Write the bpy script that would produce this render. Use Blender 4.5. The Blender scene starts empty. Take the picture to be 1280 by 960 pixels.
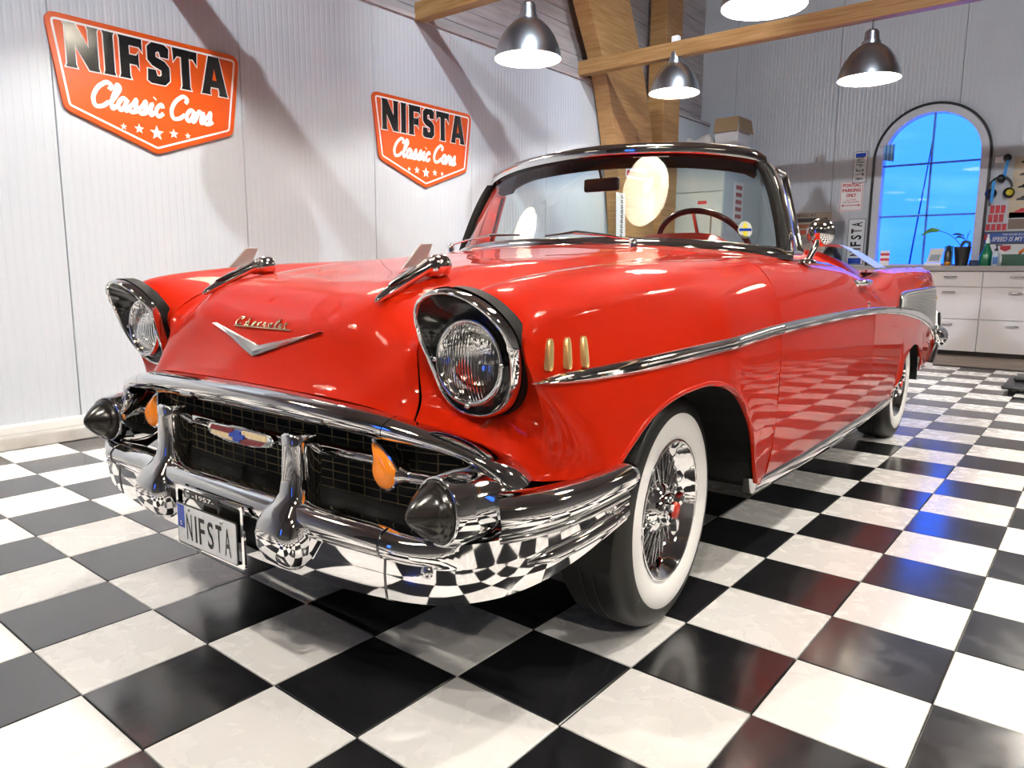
import bpy, bmesh, math, random
from mathutils import Vector, Matrix
random.seed(7)
scene = bpy.context.scene
col = scene.collection

# ------------------------------------------------------------------ camera
cam_data = bpy.data.cameras.new('camera')
cam = bpy.data.objects.new('camera', cam_data)
col.objects.link(cam)
cam_data.sensor_width = 36.0
cam_data.lens = 25.693
cam_data.clip_start = 0.02
right = Vector((0.77541, 0.63143, 0.00600))
up = Vector((-0.10141, 0.11514, 0.98816))
fwd = Vector((-0.62326, 0.76684, -0.15332))
cm = Matrix((right, up, -fwd)).transposed().to_4x4()
cm.translation = Vector((0.52646, -1.80344, 0.97192))
cam.matrix_world = cm
scene.camera = cam

# ------------------------------------------------------------------ view, world
scene.view_settings.view_transform = 'Standard'
scene.view_settings.look = 'None'
scene.view_settings.gamma = 1.0
scene.view_settings.exposure = 0.5
scene.view_settings.use_curve_mapping = False
LAMP_POWER = 72.0
RIDGE_POWER = 480.0
DUSK = 10.0

world = bpy.data.worlds.new('dusk')
scene.world = world
world.use_nodes = True
wt = world.node_tree
wt.nodes.clear()
wo = wt.nodes.new('ShaderNodeOutputWorld')
wb = wt.nodes.new('ShaderNodeBackground')
wtc = wt.nodes.new('ShaderNodeTexCoord')
wsep = wt.nodes.new('ShaderNodeSeparateXYZ')
wramp = wt.nodes.new('ShaderNodeValToRGB')
wnoise = wt.nodes.new('ShaderNodeTexNoise')
wmap = wt.nodes.new('ShaderNodeMapping')
wmix = wt.nodes.new('ShaderNodeMix')
wmix.data_type = 'RGBA'
wramp.color_ramp.elements[0].position = 0.0
wramp.color_ramp.elements[0].color = (0.0050, 0.036, 0.31, 1)
wramp.color_ramp.elements[1].position = 0.6
wramp.color_ramp.elements[1].color = (0.013, 0.054, 0.31, 1)
wmap.inputs['Scale'].default_value = (1.2, 1.2, 7.0)
wnoise.inputs['Scale'].default_value = 2.2
wnoise.inputs['Detail'].default_value = 4
wl = wt.links
wl.new(wtc.outputs['Generated'], wsep.inputs[0])
wl.new(wsep.outputs['Z'], wramp.inputs['Fac'])
wl.new(wtc.outputs['Generated'], wmap.inputs['Vector'])
wl.new(wmap.outputs['Vector'], wnoise.inputs['Vector'])
wcr = wt.nodes.new('ShaderNodeValToRGB')
wcr.color_ramp.elements[0].position = 0.52
wcr.color_ramp.elements[0].color = (0, 0, 0, 1)
wcr.color_ramp.elements[1].position = 0.80
wcr.color_ramp.elements[1].color = (0.7, 0.7, 0.7, 1)
wl.new(wnoise.outputs['Fac'], wcr.inputs['Fac'])
wl.new(wcr.outputs['Color'], wmix.inputs['Factor'])
wl.new(wramp.outputs['Color'], wmix.inputs['A'])
wmix.inputs['B'].default_value = (0.024, 0.070, 0.31, 1)
wl.new(wmix.outputs['Result'], wb.inputs['Color'])
wb.inputs['Strength'].default_value = DUSK
wl.new(wb.outputs[0], wo.inputs[0])

# ------------------------------------------------------------------ helpers
MATS = {}

def principled(name, color, rough=0.5, metal=0.0, **kw):
    if name in MATS:
        return MATS[name]
    m = bpy.data.materials.new(name)
    m.use_nodes = True
    b = m.node_tree.nodes['Principled BSDF']
    b.inputs['Base Color'].default_value = (color[0], color[1], color[2], 1)
    b.inputs['Roughness'].default_value = rough
    b.inputs['Metallic'].default_value = metal
    for k, v in kw.items():
        b.inputs[k].default_value = v
    MATS[name] = m
    return m

def add_noise_color(m, c1, c2, scale=5.0, detail=4.0, stretch=(1, 1, 1), lo=0.35, hi=0.65, coord='Object', rough_var=0.0, bump=0.0, bump_scale=None):
    nt = m.node_tree
    b = nt.nodes['Principled BSDF']
    tc = nt.nodes.new('ShaderNodeTexCoord')
    mp = nt.nodes.new('ShaderNodeMapping')
    mp.inputs['Scale'].default_value = stretch
    nz = nt.nodes.new('ShaderNodeTexNoise')
    nz.inputs['Scale'].default_value = scale
    nz.inputs['Detail'].default_value = detail
    rp = nt.nodes.new('ShaderNodeValToRGB')
    rp.color_ramp.elements[0].position = lo
    rp.color_ramp.elements[0].color = (*c1, 1)
    rp.color_ramp.elements[1].position = hi
    rp.color_ramp.elements[1].color = (*c2, 1)
    nt.links.new(tc.outputs[coord], mp.inputs['Vector'])
    nt.links.new(mp.outputs['Vector'], nz.inputs['Vector'])
    nt.links.new(nz.outputs['Fac'], rp.inputs['Fac'])
    nt.links.new(rp.outputs['Color'], b.inputs['Base Color'])
    if rough_var:
        base = b.inputs['Roughness'].default_value
        mr = nt.nodes.new('ShaderNodeMapRange')
        mr.inputs['From Min'].default_value = lo
        mr.inputs['From Max'].default_value = hi
        mr.inputs['To Min'].default_value = base - rough_var
        mr.inputs['To Max'].default_value = base + rough_var
        nt.links.new(nz.outputs['Fac'], mr.inputs['Value'])
        nt.links.new(mr.outputs['Result'], b.inputs['Roughness'])
    if bump:
        bp = nt.nodes.new('ShaderNodeBump')
        bp.inputs['Strength'].default_value = bump
        bp.inputs['Distance'].default_value = 0.01
        nt.links.new(nz.outputs['Fac'], bp.inputs['Height'])
        nt.links.new(bp.outputs['Normal'], b.inputs['Normal'])
    return m

def emission(name, color, strength):
    if name in MATS:
        return MATS[name]
    m = bpy.data.materials.new(name)
    m.use_nodes = True
    nt = m.node_tree
    nt.nodes.clear()
    o = nt.nodes.new('ShaderNodeOutputMaterial')
    e = nt.nodes.new('ShaderNodeEmission')
    e.inputs['Color'].default_value = (*color, 1)
    e.inputs['Strength'].default_value = strength
    nt.links.new(e.outputs[0], o.inputs[0])
    MATS[name] = m
    return m

def pane_glass(name, tint=(0.9, 0.95, 0.95), ior=1.5, rough=0.0, band=None):
    """thin sheet of glass: transparent tint plus a fresnel mirror"""
    if name in MATS:
        return MATS[name]
    m = bpy.data.materials.new(name)
    m.use_nodes = True
    nt = m.node_tree
    nt.nodes.clear()
    o = nt.nodes.new('ShaderNodeOutputMaterial')
    t = nt.nodes.new('ShaderNodeBsdfTransparent')
    t.inputs['Color'].default_value = (*tint, 1)
    g = nt.nodes.new('ShaderNodeBsdfGlossy')
    g.inputs['Roughness'].default_value = rough
    g.inputs['Color'].default_value = (1, 1, 1, 1)
    f = nt.nodes.new('ShaderNodeFresnel')
    f.inputs['IOR'].default_value = ior
    mx = nt.nodes.new('ShaderNodeMixShader')
    nt.links.new(f.outputs[0], mx.inputs[0])
    nt.links.new(t.outputs[0], mx.inputs[1])
    nt.links.new(g.outputs[0], mx.inputs[2])
    nt.links.new(mx.outputs[0], o.inputs[0])
    if band:
        z0, z1, bandcol = band
        tc = nt.nodes.new('ShaderNodeTexCoord')
        sp = nt.nodes.new('ShaderNodeSeparateXYZ')
        rp = nt.nodes.new('ShaderNodeMapRange')
        rp.inputs['From Min'].default_value = z0
        rp.inputs['From Max'].default_value = z1
        mc = nt.nodes.new('ShaderNodeMix')
        mc.data_type = 'RGBA'
        mc.inputs['A'].default_value = (*tint, 1)
        mc.inputs['B'].default_value = (*bandcol, 1)
        nt.links.new(tc.outputs['Object'], sp.inputs[0])
        nt.links.new(sp.outputs['Z'], rp.inputs['Value'])
        nt.links.new(rp.outputs['Result'], mc.inputs['Factor'])
        nt.links.new(mc.outputs['Result'], t.inputs['Color'])
    MATS[name] = m
    return m

class MB:
    """collects polygons; build() links them as one mesh object"""
    def __init__(self):
        self.v = []
        self.f = []
    def add(self, verts, faces):
        n = len(self.v)
        self.v += [tuple(p) for p in verts]
        self.f += [tuple(i + n for i in f) for f in faces]
        return self
    def box(self, a, b):
        x0, y0, z0 = a
        x1, y1, z1 = b
        self.add([(x0, y0, z0), (x1, y0, z0), (x1, y1, z0), (x0, y1, z0), (x0, y0, z1), (x1, y0, z1), (x1, y1, z1), (x0, y1, z1)],
                 [(0, 3, 2, 1), (4, 5, 6, 7), (0, 1, 5, 4), (1, 2, 6, 5), (2, 3, 7, 6), (3, 0, 4, 7)])
        return self
    def obox(self, c, ax, ay, az):
        """oriented box: centre and three half-axis vectors"""
        c, ax, ay, az = Vector(c), Vector(ax), Vector(ay), Vector(az)
        vs = [c + sx * ax + sy * ay + sz * az for sz in (-1, 1) for sx, sy in ((-1, -1), (1, -1), (1, 1), (-1, 1))]
        self.add(vs, [(0, 3, 2, 1), (4, 5, 6, 7), (0, 1, 5, 4), (1, 2, 6, 5), (2, 3, 7, 6), (3, 0, 4, 7)])
        return self
    def grid(self, rows, close_u=False, close_v=False, flip=False):
        nr, nc = len(rows), len(rows[0])
        vs = [p for r in rows for p in r]
        fs = []
        for i in range(nr if close_u else nr - 1):
            for j in range(nc if close_v else nc - 1):
                a, b = i * nc + j, i * nc + (j + 1) % nc
                c, d = ((i + 1) % nr) * nc + (j + 1) % nc, ((i + 1) % nr) * nc + j
                fs.append((a, d, c, b) if flip else (a, b, c, d))
        self.add(vs, fs)
        return self
    def loft(self, rings, cap=True, flip=False):
        self.grid(rings, close_v=True, flip=flip)
        if cap:
            n = len(rings[0])
            self.add(rings[0], [tuple(range(n)) if flip else tuple(reversed(range(n)))])
            self.add(rings[-1], [tuple(reversed(range(n))) if flip else tuple(range(n))])
        return self
    def lathe(self, prof, origin=(0, 0, 0), axis=(0, 0, 1), seg=24, cap=False, ang=(0, 2 * math.pi)):
        """profile of (radius, height along axis)"""
        az = Vector(axis).normalized()
        ax = az.orthogonal().normalized()
        ay = az.cross(ax)
        o = Vector(origin)
        full = abs(ang[1] - ang[0] - 2 * math.pi) < 1e-6
        n = seg if full else seg + 1
        rings = []
        for r, h in prof:
            rings.append([o + az * h + r * (math.cos(ang[0] + (ang[1] - ang[0]) * k / seg) * ax + math.sin(ang[0] + (ang[1] - ang[0]) * k / seg) * ay) for k in range(n)])
        self.grid(rings, close_v=full)
        if cap:
            self.add(rings[0], [tuple(reversed(range(n)))])
            self.add(rings[-1], [tuple(range(n))])
        return self
    def tube(self, path, rad, seg=10, cap=True, flat=None):
        """tube along a path; rad a number or a list; flat=(normal, factor) squashes the section along a normal"""
        pts = [Vector(p) for p in path]
        n = len(pts)
        if not isinstance(rad, (list, tuple)):
            rad = [rad] * n
        rings = []
        prev = None
        for i in range(n):
            t = (pts[min(i + 1, n - 1)] - pts[max(i - 1, 0)])
            t = t.normalized() if t.length > 1e-9 else Vector((0, 0, 1))
            if prev is None:
                a = t.orthogonal().normalized()
            else:
                a = (prev - t * prev.dot(t))
                a = a.normalized() if a.length > 1e-6 else t.orthogonal().normalized()
            prev = a
            b = t.cross(a)
            ring = []
            for k in range(seg):
                w = 2 * math.pi * k / seg
                d = rad[i] * (math.cos(w) * a + math.sin(w) * b)
                if flat:
                    nn = Vector(flat[0])
                    d = d - nn * d.dot(nn) * (1 - flat[1])
                ring.append(pts[i] + d)
            rings.append(ring)
        self.loft(rings, cap=cap)
        return self
    def prism(self, poly, depth, frame=None):
        """2-D polygon (u, v) extruded by depth along the frame's normal"""
        n = len(poly)
        O, U, V, N = frame if frame else (Vector((0, 0, 0)), Vector((1, 0, 0)), Vector((0, 1, 0)), Vector((0, 0, 1)))
        area = sum(poly[i][0] * poly[(i + 1) % n][1] - poly[(i + 1) % n][0] * poly[i][1] for i in range(n))
        if area < 0:
            poly = list(reversed(poly))
        a = [O + U * p[0] + V * p[1] for p in poly]
        b = [p + N * depth for p in a]
        self.add(a + b, [tuple(reversed(range(n))), tuple(range(n, 2 * n))] + [(i, (i + 1) % n, n + (i + 1) % n, n + i) for i in range(n)])
        return self
    def build(self, name, m, parent=None, smooth=False, angle=None, bevel=0.0, sub=0, solid=0.0, weld=False, bseg=2):
        me = bpy.data.meshes.new(name)
        me.from_pydata(self.v, [], self.f)
        if weld:
            bm = bmesh.new()
            bm.from_mesh(me)
            bmesh.ops.remove_doubles(bm, verts=bm.verts, dist=1e-5)
            bmesh.ops.recalc_face_normals(bm, faces=bm.faces)
            bm.to_mesh(me)
            bm.free()
        me.update()
        if m:
            me.materials.append(m)
        if smooth:
            me.polygons.foreach_set('use_smooth', [True] * len(me.polygons))
            if angle:
                me.set_sharp_from_angle(angle=math.radians(angle))
        o = bpy.data.objects.new(name, me)
        col.objects.link(o)
        if parent:
            o.parent = parent
        if bevel:
            md = o.modifiers.new('bevel', 'BEVEL')
            md.width = bevel
            md.segments = bseg
            md.limit_method = 'ANGLE'
            md.angle_limit = math.radians(40)
        if solid:
            md = o.modifiers.new('solid', 'SOLIDIFY')
            md.thickness = abs(solid)
            md.offset = -1 if solid > 0 else 1
            if smooth:
                es = o.modifiers.new('split', 'EDGE_SPLIT')
                es.split_angle = math.radians(48)
        if sub:
            md = o.modifiers.new('sub', 'SUBSURF')
            md.levels = sub
            md.render_levels = sub
        return o

def tag(o, label=None, cat=None, group=None, kind=None):
    if label:
        o['label'] = label
    if cat:
        o['category'] = cat
    if group:
        o['group'] = group
    if kind:
        o['kind'] = kind
    return o

def empty(name, loc=(0, 0, 0), parent=None, rotz=0.0):
    o = bpy.data.objects.new(name, None)
    col.objects.link(o)
    o.location = loc
    o.rotation_euler = (0, 0, rotz)
    if parent:
        o.parent = parent
    return o

def copy_tree(o, parent=None):
    c = o.copy()
    col.objects.link(c)
    c.parent = parent
    for ch in list(o.children):
        copy_tree(ch, c)
    return c

def spline(pts, n=8, closed=False):
    """chord-length Catmull-Rom through points"""
    P = [Vector(p) for p in pts]
    m = len(P)
    out = []
    for i in range(m if closed else m - 1):
        p1, p2 = P[i], P[(i + 1) % m]
        p0 = P[i - 1] if (i > 0 or closed) else p1 * 2 - p2
        p3 = P[(i + 2) % m] if (i + 2 < m or closed) else p2 * 2 - p1
        d01, d12, d23 = max((p1 - p0).length, 1e-6), max((p2 - p1).length, 1e-6), max((p3 - p2).length, 1e-6)
        m1 = ((p1 - p0) / d01 * d12 + (p2 - p1) / d12 * d01) / (d01 + d12) * d12
        m2 = ((p2 - p1) / d12 * d23 + (p3 - p2) / d23 * d12) / (d12 + d23) * d12
        for k in range(n):
            t = k / n
            t2, t3 = t * t, t * t * t
            out.append((2 * t3 - 3 * t2 + 1) * p1 + (t3 - 2 * t2 + t) * m1 + (-2 * t3 + 3 * t2) * p2 + (t3 - t2) * m2)
    if not closed:
        out.append(P[-1].copy())
    return out

def rounded_poly(poly, r, seg=5):
    """round the corners of a 2-D polygon"""
    n = len(poly)
    out = []
    for i in range(n):
        p, a, b = Vector(poly[i]), Vector(poly[i - 1]), Vector(poly[(i + 1) % n])
        da, db = (a - p).normalized(), (b - p).normalized()
        ang = math.acos(max(-1, min(1, da.dot(db))))
        t = min(r / max(math.tan(ang / 2), 1e-3), (a - p).length * 0.45, (b - p).length * 0.45)
        s, e = p + da * t, p + db * t
        for k in range(seg + 1):
            w = k / seg
            out.append(tuple(s * (1 - w) ** 2 + p * 2 * w * (1 - w) + e * w * w))
    return out

def offset_poly(poly, d):
    n = len(poly)
    area = sum(poly[i][0] * poly[(i + 1) % n][1] - poly[(i + 1) % n][0] * poly[i][1] for i in range(n))
    sg = 1 if area > 0 else -1
    out = []
    for i in range(n):
        p, a, b = Vector(poly[i]), Vector(poly[i - 1]), Vector(poly[(i + 1) % n])
        e1, e2 = (p - a).normalized(), (b - p).normalized()
        n1, n2 = Vector((e1.y, -e1.x)) * sg, Vector((e2.y, -e2.x)) * sg
        nn = (n1 + n2)
        if nn.length < 1e-5:
            nn = n1
        nn.normalize()
        k = d / max(0.45, nn.dot(n1))
        out.append((p.x + nn.x * k, p.y + nn.y * k))
    return out

def text_polys(body, size=1.0, bold=0.0, shear=0.0, align='LEFT', depth=0.0):
    """text as mesh data in the XY plane (built-in font)"""
    cu = bpy.data.curves.new('lettering', 'FONT')
    cu.body = body
    cu.size = size
    cu.shear = shear
    cu.offset = bold
    cu.extrude = depth
    cu.align_x = align
    cu.resolution_u = 3
    ob = bpy.data.objects.new('lettering', cu)
    me = ob.to_mesh()
    vs = [v.co.copy() for v in me.vertices]
    fs = [tuple(p.vertices) for p in me.polygons]
    ob.to_mesh_clear()
    bpy.data.objects.remove(ob)
    bpy.data.curves.remove(cu)
    return vs, fs

def add_text(mb, body, frame, size, bold=0.0, shear=0.0, align='CENTER', depth=0.0005, fit=None, lift=0.0):
    """lettering laid on a frame; fit=(width, height) scales it to a size"""
    vs, fs = text_polys(body, 1.0, bold, shear, align, 0.0)
    if not vs:
        return
    O, U, V, N = frame
    sx = sy = size
    x0, x1 = min(v.x for v in vs), max(v.x for v in vs)
    y0, y1 = min(v.y for v in vs), max(v.y for v in vs)
    cx = 0.0
    cy = 0.0
    if fit:
        sx, sy = fit[0] / (x1 - x0), fit[1] / (y1 - y0)
        cx, cy = (x0 + x1) / 2, (y0 + y1) / 2
    mb.add([O + U * ((v.x - cx) * sx) + V * ((v.y - cy) * sy) + N * (depth + lift) for v in vs], fs)

FRAME_LEFT = lambda y, z, x=-4.12: (Vector((x, y, z)), Vector((0, 1, 0)), Vector((0, 0, 1)), Vector((1, 0, 0)))
FRAME_BACK = lambda x, z, y=8.30: (Vector((x, y, z)), Vector((1, 0, 0)), Vector((0, 0, 1)), Vector((0, -1, 0)))

SCRIPT = {
    'C': (1.45, [[(1.2, 1.45), (1.28, 1.8), (0.95, 2.0), (0.5, 1.75), (0.15, 1.15), (0.15, 0.5), (0.45, 0.05), (0.95, 0.1), (1.4, 0.5)]]),
    'l': (0.62, [[(0, 0.35), (0.42, 1.2), (0.5, 1.8), (0.34, 1.95), (0.22, 1.3), (0.2, 0.4), (0.36, 0.03), (0.64, 0.3)]]),
    'a': (1.05, [[(0.72, 0.85), (0.45, 0.98), (0.18, 0.7), (0.16, 0.25), (0.4, 0.02), (0.66, 0.35), (0.76, 0.95)], [(0.76, 0.95), (0.74, 0.25), (0.86, 0.02), (1.08, 0.3)]]),
    's': (0.82, [[(0, 0.3), (0.3, 0.75), (0.42, 1.05), (0.5, 0.65), (0.55, 0.2), (0.3, 0.0), (0.05, 0.15)], [(0.35, 0.0), (0.6, 0.08), (0.85, 0.3)]]),
    'i': (0.55, [[(0, 0.3), (0.2, 0.95), (0.2, 0.25), (0.32, 0.02), (0.56, 0.3)], [(0.3, 1.38), (0.34, 1.44)]]),
    'c': (0.8, [[(0.66, 0.72), (0.48, 0.98), (0.2, 0.75), (0.15, 0.3), (0.4, 0.0), (0.82, 0.3)]]),
    'r': (0.82, [[(0, 0.3), (0.2, 1.0), (0.32, 0.8), (0.58, 0.88), (0.5, 0.3), (0.62, 0.02), (0.84, 0.3)]]),
    'h': (0.95, [[(0.1, 0.0), (0.2, 1.0), (0.25, 1.9)], [(0.15, 0.4), (0.4, 0.95), (0.62, 0.75), (0.6, 0.2), (0.75, 0.0), (0.95, 0.2)]]),
    'e': (0.75, [[(0.1, 0.4), (0.55, 0.55), (0.5, 0.95), (0.2, 0.85), (0.12, 0.35), (0.35, 0.02), (0.78, 0.2)]]),
    'v': (0.75, [[(0.05, 0.95), (0.25, 0.05), (0.6, 0.9), (0.75, 0.85)]]),
    'o': (0.8, [[(0.4, 0.98), (0.12, 0.7), (0.15, 0.2), (0.4, 0.02), (0.62, 0.3), (0.6, 0.8), (0.4, 0.98), (0.8, 0.75)]]),
    't': (0.6, [[(0.25, 1.6), (0.2, 0.4), (0.32, 0.02), (0.6, 0.2)], [(0.0, 1.1), (0.5, 1.15)]]),
    ' ': (0.55, []),
}

def add_script(mb, body, frame, width, height_scale, pen, depth=0.004, shear=0.25, narrow=1.0):
    O, U, V, N = frame
    total = sum(SCRIPT[c][0] for c in body)
    k = width / total
    kv = height_scale
    x = 0.0
    for c in body:
        w, strokes = SCRIPT[c]
        for st in strokes:
            pts = [O + U * ((x + a * narrow) * k + b * kv * shear) + V * (b * kv) + N * (depth * 0.5) for a, b in st]
            path = spline(pts, 5) if len(pts) > 2 else pts
            mb.tube(path, pen, seg=8, flat=(N, depth / (2 * pen)))
        x += w

# ------------------------------------------------------------------ shared materials
def floor_mat(name, dark):
    m = principled(name, (0.5, 0.5, 0.5), 0.2)
    nt = m.node_tree
    b = nt.nodes['Principled BSDF']
    L = nt.links
    ge = nt.nodes.new('ShaderNodeNewGeometry')
    n1 = nt.nodes.new('ShaderNodeTexNoise')
    n1.inputs['Scale'].default_value = 2.3
    n1.inputs['Detail'].default_value = 3
    n2 = nt.nodes.new('ShaderNodeTexNoise')
    n2.inputs['Scale'].default_value = 14.0
    n2.inputs['Detail'].default_value = 8
    n2.inputs['Distortion'].default_value = 0.6
    L.new(ge.outputs['Position'], n1.inputs['Vector'])
    L.new(ge.outputs['Position'], n2.inputs['Vector'])
    rp = nt.nodes.new('ShaderNodeValToRGB')
    if dark:
        rp.color_ramp.elements[0].color = (0.006, 0.006, 0.007, 1)
        rp.color_ramp.elements[1].color = (0.017, 0.017, 0.019, 1)
    else:
        rp.color_ramp.elements[0].color = (0.80, 0.77, 0.72, 1)
        rp.color_ramp.elements[1].color = (0.86, 0.85, 0.83, 1)
    rp.color_ramp.elements[0].position = 0.15
    rp.color_ramp.elements[1].position = 0.75
    mx = nt.nodes.new('ShaderNodeMath')
    mx.operation = 'MULTIPLY_ADD'
    mx.inputs[1].default_value = 0.22
    L.new(n2.outputs['Fac'], mx.inputs[0])
    sc = nt.nodes.new('ShaderNodeMath')
    sc.operation = 'MULTIPLY'
    sc.inputs[1].default_value = 0.78
    L.new(n1.outputs['Fac'], sc.inputs[0])
    L.new(sc.outputs[0], mx.inputs[2])
    oi = nt.nodes.new('ShaderNodeObjectInfo')
    rv = nt.nodes.new('ShaderNodeMath')
    rv.operation = 'MULTIPLY_ADD'
    rv.inputs[1].default_value = 0.16
    L.new(oi.outputs['Random'], rv.inputs[0])
    sb = nt.nodes.new('ShaderNodeMath')
    sb.operation = 'SUBTRACT'
    sb.inputs[1].default_value = 0.08
    L.new(mx.outputs[0], sb.inputs[0])
    L.new(sb.outputs[0], rv.inputs[2])
    L.new(rv.outputs[0], rp.inputs['Fac'])
    L.new(rp.outputs['Color'], b.inputs['Base Color'])
    mr = nt.nodes.new('ShaderNodeMapRange')
    mr.inputs['From Min'].default_value = 0.35
    mr.inputs['From Max'].default_value = 0.65
    mr.inputs['To Min'].default_value = 0.15 if dark else 0.15
    mr.inputs['To Max'].default_value = 0.24 if dark else 0.34
    L.new(n2.outputs['Fac'], mr.inputs['Value'])
    L.new(mr.outputs['Result'], b.inputs['Roughness'])
    bp = nt.nodes.new('ShaderNodeBump')
    bp.inputs['Strength'].default_value = 0.035
    bp.inputs['Distance'].default_value = 0.004
    L.new(n2.outputs['Fac'], bp.inputs['Height'])
    L.new(bp.outputs['Normal'], b.inputs['Normal'])
    b.inputs['Specular IOR Level'].default_value = 1.0 if dark else 0.6
    if dark:
        b.inputs['Coat Weight'].default_value = 0.4
        b.inputs['Coat Roughness'].default_value = 0.13
        b.inputs['Coat IOR'].default_value = 1.6
    return m

M_tile_black = floor_mat('black_tile', True)
M_tile_white = floor_mat('white_tile', False)
M_grout = principled('dark_joint', (0.012, 0.012, 0.012), 0.7)
M_panel = principled('white_panel', (0.80, 0.81, 0.83), 0.33)
add_noise_color(M_panel, (0.50, 0.525, 0.56), (0.555, 0.58, 0.61), scale=1.3, detail=5, lo=0.3, hi=0.6)
M_seam = principled('panel_joint', (0.18, 0.18, 0.19), 0.8)
M_wood = principled('spruce_timber', (0.48, 0.27, 0.10), 0.5)
add_noise_color(M_wood, (0.30, 0.145, 0.045), (0.44, 0.25, 0.10), scale=3.0, detail=6, stretch=(1, 1, 14), lo=0.3, hi=0.7)
M_beam = principled('spruce_beam', (0.48, 0.27, 0.10), 0.5)
add_noise_color(M_beam, (0.25, 0.12, 0.035), (0.42, 0.24, 0.095), scale=3.0, detail=6, stretch=(0.8, 14, 14), lo=0.3, hi=0.7)
M_board = principled('limewashed_board', (0.62, 0.55, 0.53), 0.6)
add_noise_color(M_board, (0.36, 0.31, 0.30), (0.48, 0.44, 0.44), scale=2.5, detail=6, stretch=(10, 1, 10), lo=0.3, hi=0.65)
M_white = principled('white_paint', (0.80, 0.80, 0.80), 0.35)
M_greywhite = principled('grey_white_laminate', (0.66, 0.65, 0.66), 0.35)
M_black = principled('black_plastic', (0.012, 0.012, 0.013), 0.35)
M_dark = principled('dark_grey', (0.05, 0.05, 0.05), 0.6)
M_alu = principled('brushed_aluminium', (0.58, 0.62, 0.67), 0.30, 1.0)
M_steel = principled('steel', (0.6, 0.6, 0.6), 0.25, 1.0)
M_orange = principled('orange_sign', (0.60, 0.075, 0.004), 0.35)
M_signwhite = principled('sign_white', (0.85, 0.82, 0.80), 0.3)
M_signblack = principled('sign_black', (0.008, 0.008, 0.009), 0.2)
M_concrete = principled('plinth_concrete', (0.42, 0.40, 0.37), 0.6)
add_noise_color(M_concrete, (0.34, 0.31, 0.27), (0.55, 0.53, 0.49), scale=4, detail=6)

# ------------------------------------------------------------------ floor with its tiles
T = 0.305
floor = MB().box((-4.4, -6.2, -0.12), (5.2, 8.6, 0.0)).build('floor', M_grout)
tag(floor, kind='structure')

def tile_mesh(name, m):
    h, z0, z1, c = T / 2 - 0.0016, 0.0, 0.006, 0.0018
    mb = MB()
    r0 = [(-h, -h, z0), (h, -h, z0), (h, h, z0), (-h, h, z0)]
    r1 = [(-h, -h, z1 - c), (h, -h, z1 - c), (h, h, z1 - c), (-h, h, z1 - c)]
    k = h - c
    r2 = [(-k, -k, z1), (k, -k, z1), (k, k, z1), (-k, k, z1)]
    mb.grid([r0, r1, r2], close_v=True)
    mb.add(r2, [(0, 1, 2, 3)])
    me = bpy.data.meshes.new(name)
    me.from_pydata(mb.v, [], mb.f)
    me.materials.append(m)
    me.update()
    return me, mb

me_b, mb_tile = tile_mesh('tile_black', M_tile_black)
me_w, _ = tile_mesh('tile_white', M_tile_white)
TI = []
F_PX = 913.54
for i in range(-13, 13):
    for j in range(-18, 23):
        c = Vector(((i + 0.5) * T, (j + 0.5) * T, 0)) - cm.translation
        d = c.dot(fwd)
        vis = 0.0
        if d > 0.25:
            u, v = 640 + F_PX * c.dot(right) / d, 480 - F_PX * c.dot(up) / d
            if -90 < u < 1370 and -40 < v < 1060:
                # tiles wholly under the car are out of sight
                if not (-1.75 < c.x + cm.translation.x < -0.75 and -0.3 < c.y + cm.translation.y < 4.2):
                    vis = abs(c.z) / d ** 3
        TI.append((vis, i, j))
TI.sort(reverse=True)
rest = MB()
rest_mat = []
Z_T = 0.0
for n, (vis, i, j) in enumerate(TI):
    black = (i + j) % 2 == 0
    if n < 300 and vis > 0:
        o = bpy.data.objects.new('tile', me_b if black else me_w)
        col.objects.link(o)
        o.parent = floor
        o.location = ((i + 0.5) * T, (j + 0.5) * T, -0.006 + 0.0006 * random.random())
    else:
        rest.add([(x + (i + 0.5) * T, y + (j + 0.5) * T, z - 0.006) for x, y, z in mb_tile.v], mb_tile.f)
        rest_mat += [0 if black else 1] * len(mb_tile.f)
ro = rest.build('tile_remainder', M_tile_black, floor)
ro.data.materials.append(M_tile_white)
ro.data.polygons.foreach_set('material_index', rest_mat)
tag(ro, kind='stuff')
floor.location.z = -0.0061
for ch in floor.children:
    ch.location.z += 0.0061

# ------------------------------------------------------------------ ribbed wall panels
def panel_profile(w, pitch=0.0455, depth=0.0015):
    """(along, out) points across one sandwich panel"""
    n = max(1, round((w - 0.01) / pitch))
    p = (w - 0.01) / n
    pts = [(0.002, -0.012), (0.004, 0.0)]
    for k in range(n):
        a = 0.005 + k * p
        pts += [(a + 0.30 * p, 0.0), (a + 0.40 * p, -depth), (a + 0.60 * p, -depth), (a + 0.70 * p, 0.0)]
    pts += [(w - 0.004, 0.0), (w - 0.002, -0.012)]
    return pts

def wall_panels(wall, along0, w, count, z0, z1, place, hole=None):
    prof = panel_profile(w)
    for k in range(count):
        a0 = along0 + k * w
        mb = MB()
        for (a, o), (b, q) in zip(prof[:-1], prof[1:]):
            spans = [(z0, z1, z0, z1)]
            if hole:
                ha, hb = hole(a0 + a), hole(a0 + b)
                if ha and hb:
                    spans = [(z0, ha[0], z0, hb[0]), (ha[1], z1, hb[1], z1)]
            for s0, s1, t0, t1 in spans:
                mb.add([place(a0 + a, o, s0), place(a0 + b, q, t0), place(a0 + b, q, t1), place(a0 + a, o, s1)], [(0, 1, 2, 3)])
        mb.build('panel', M_panel, wall)

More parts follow.
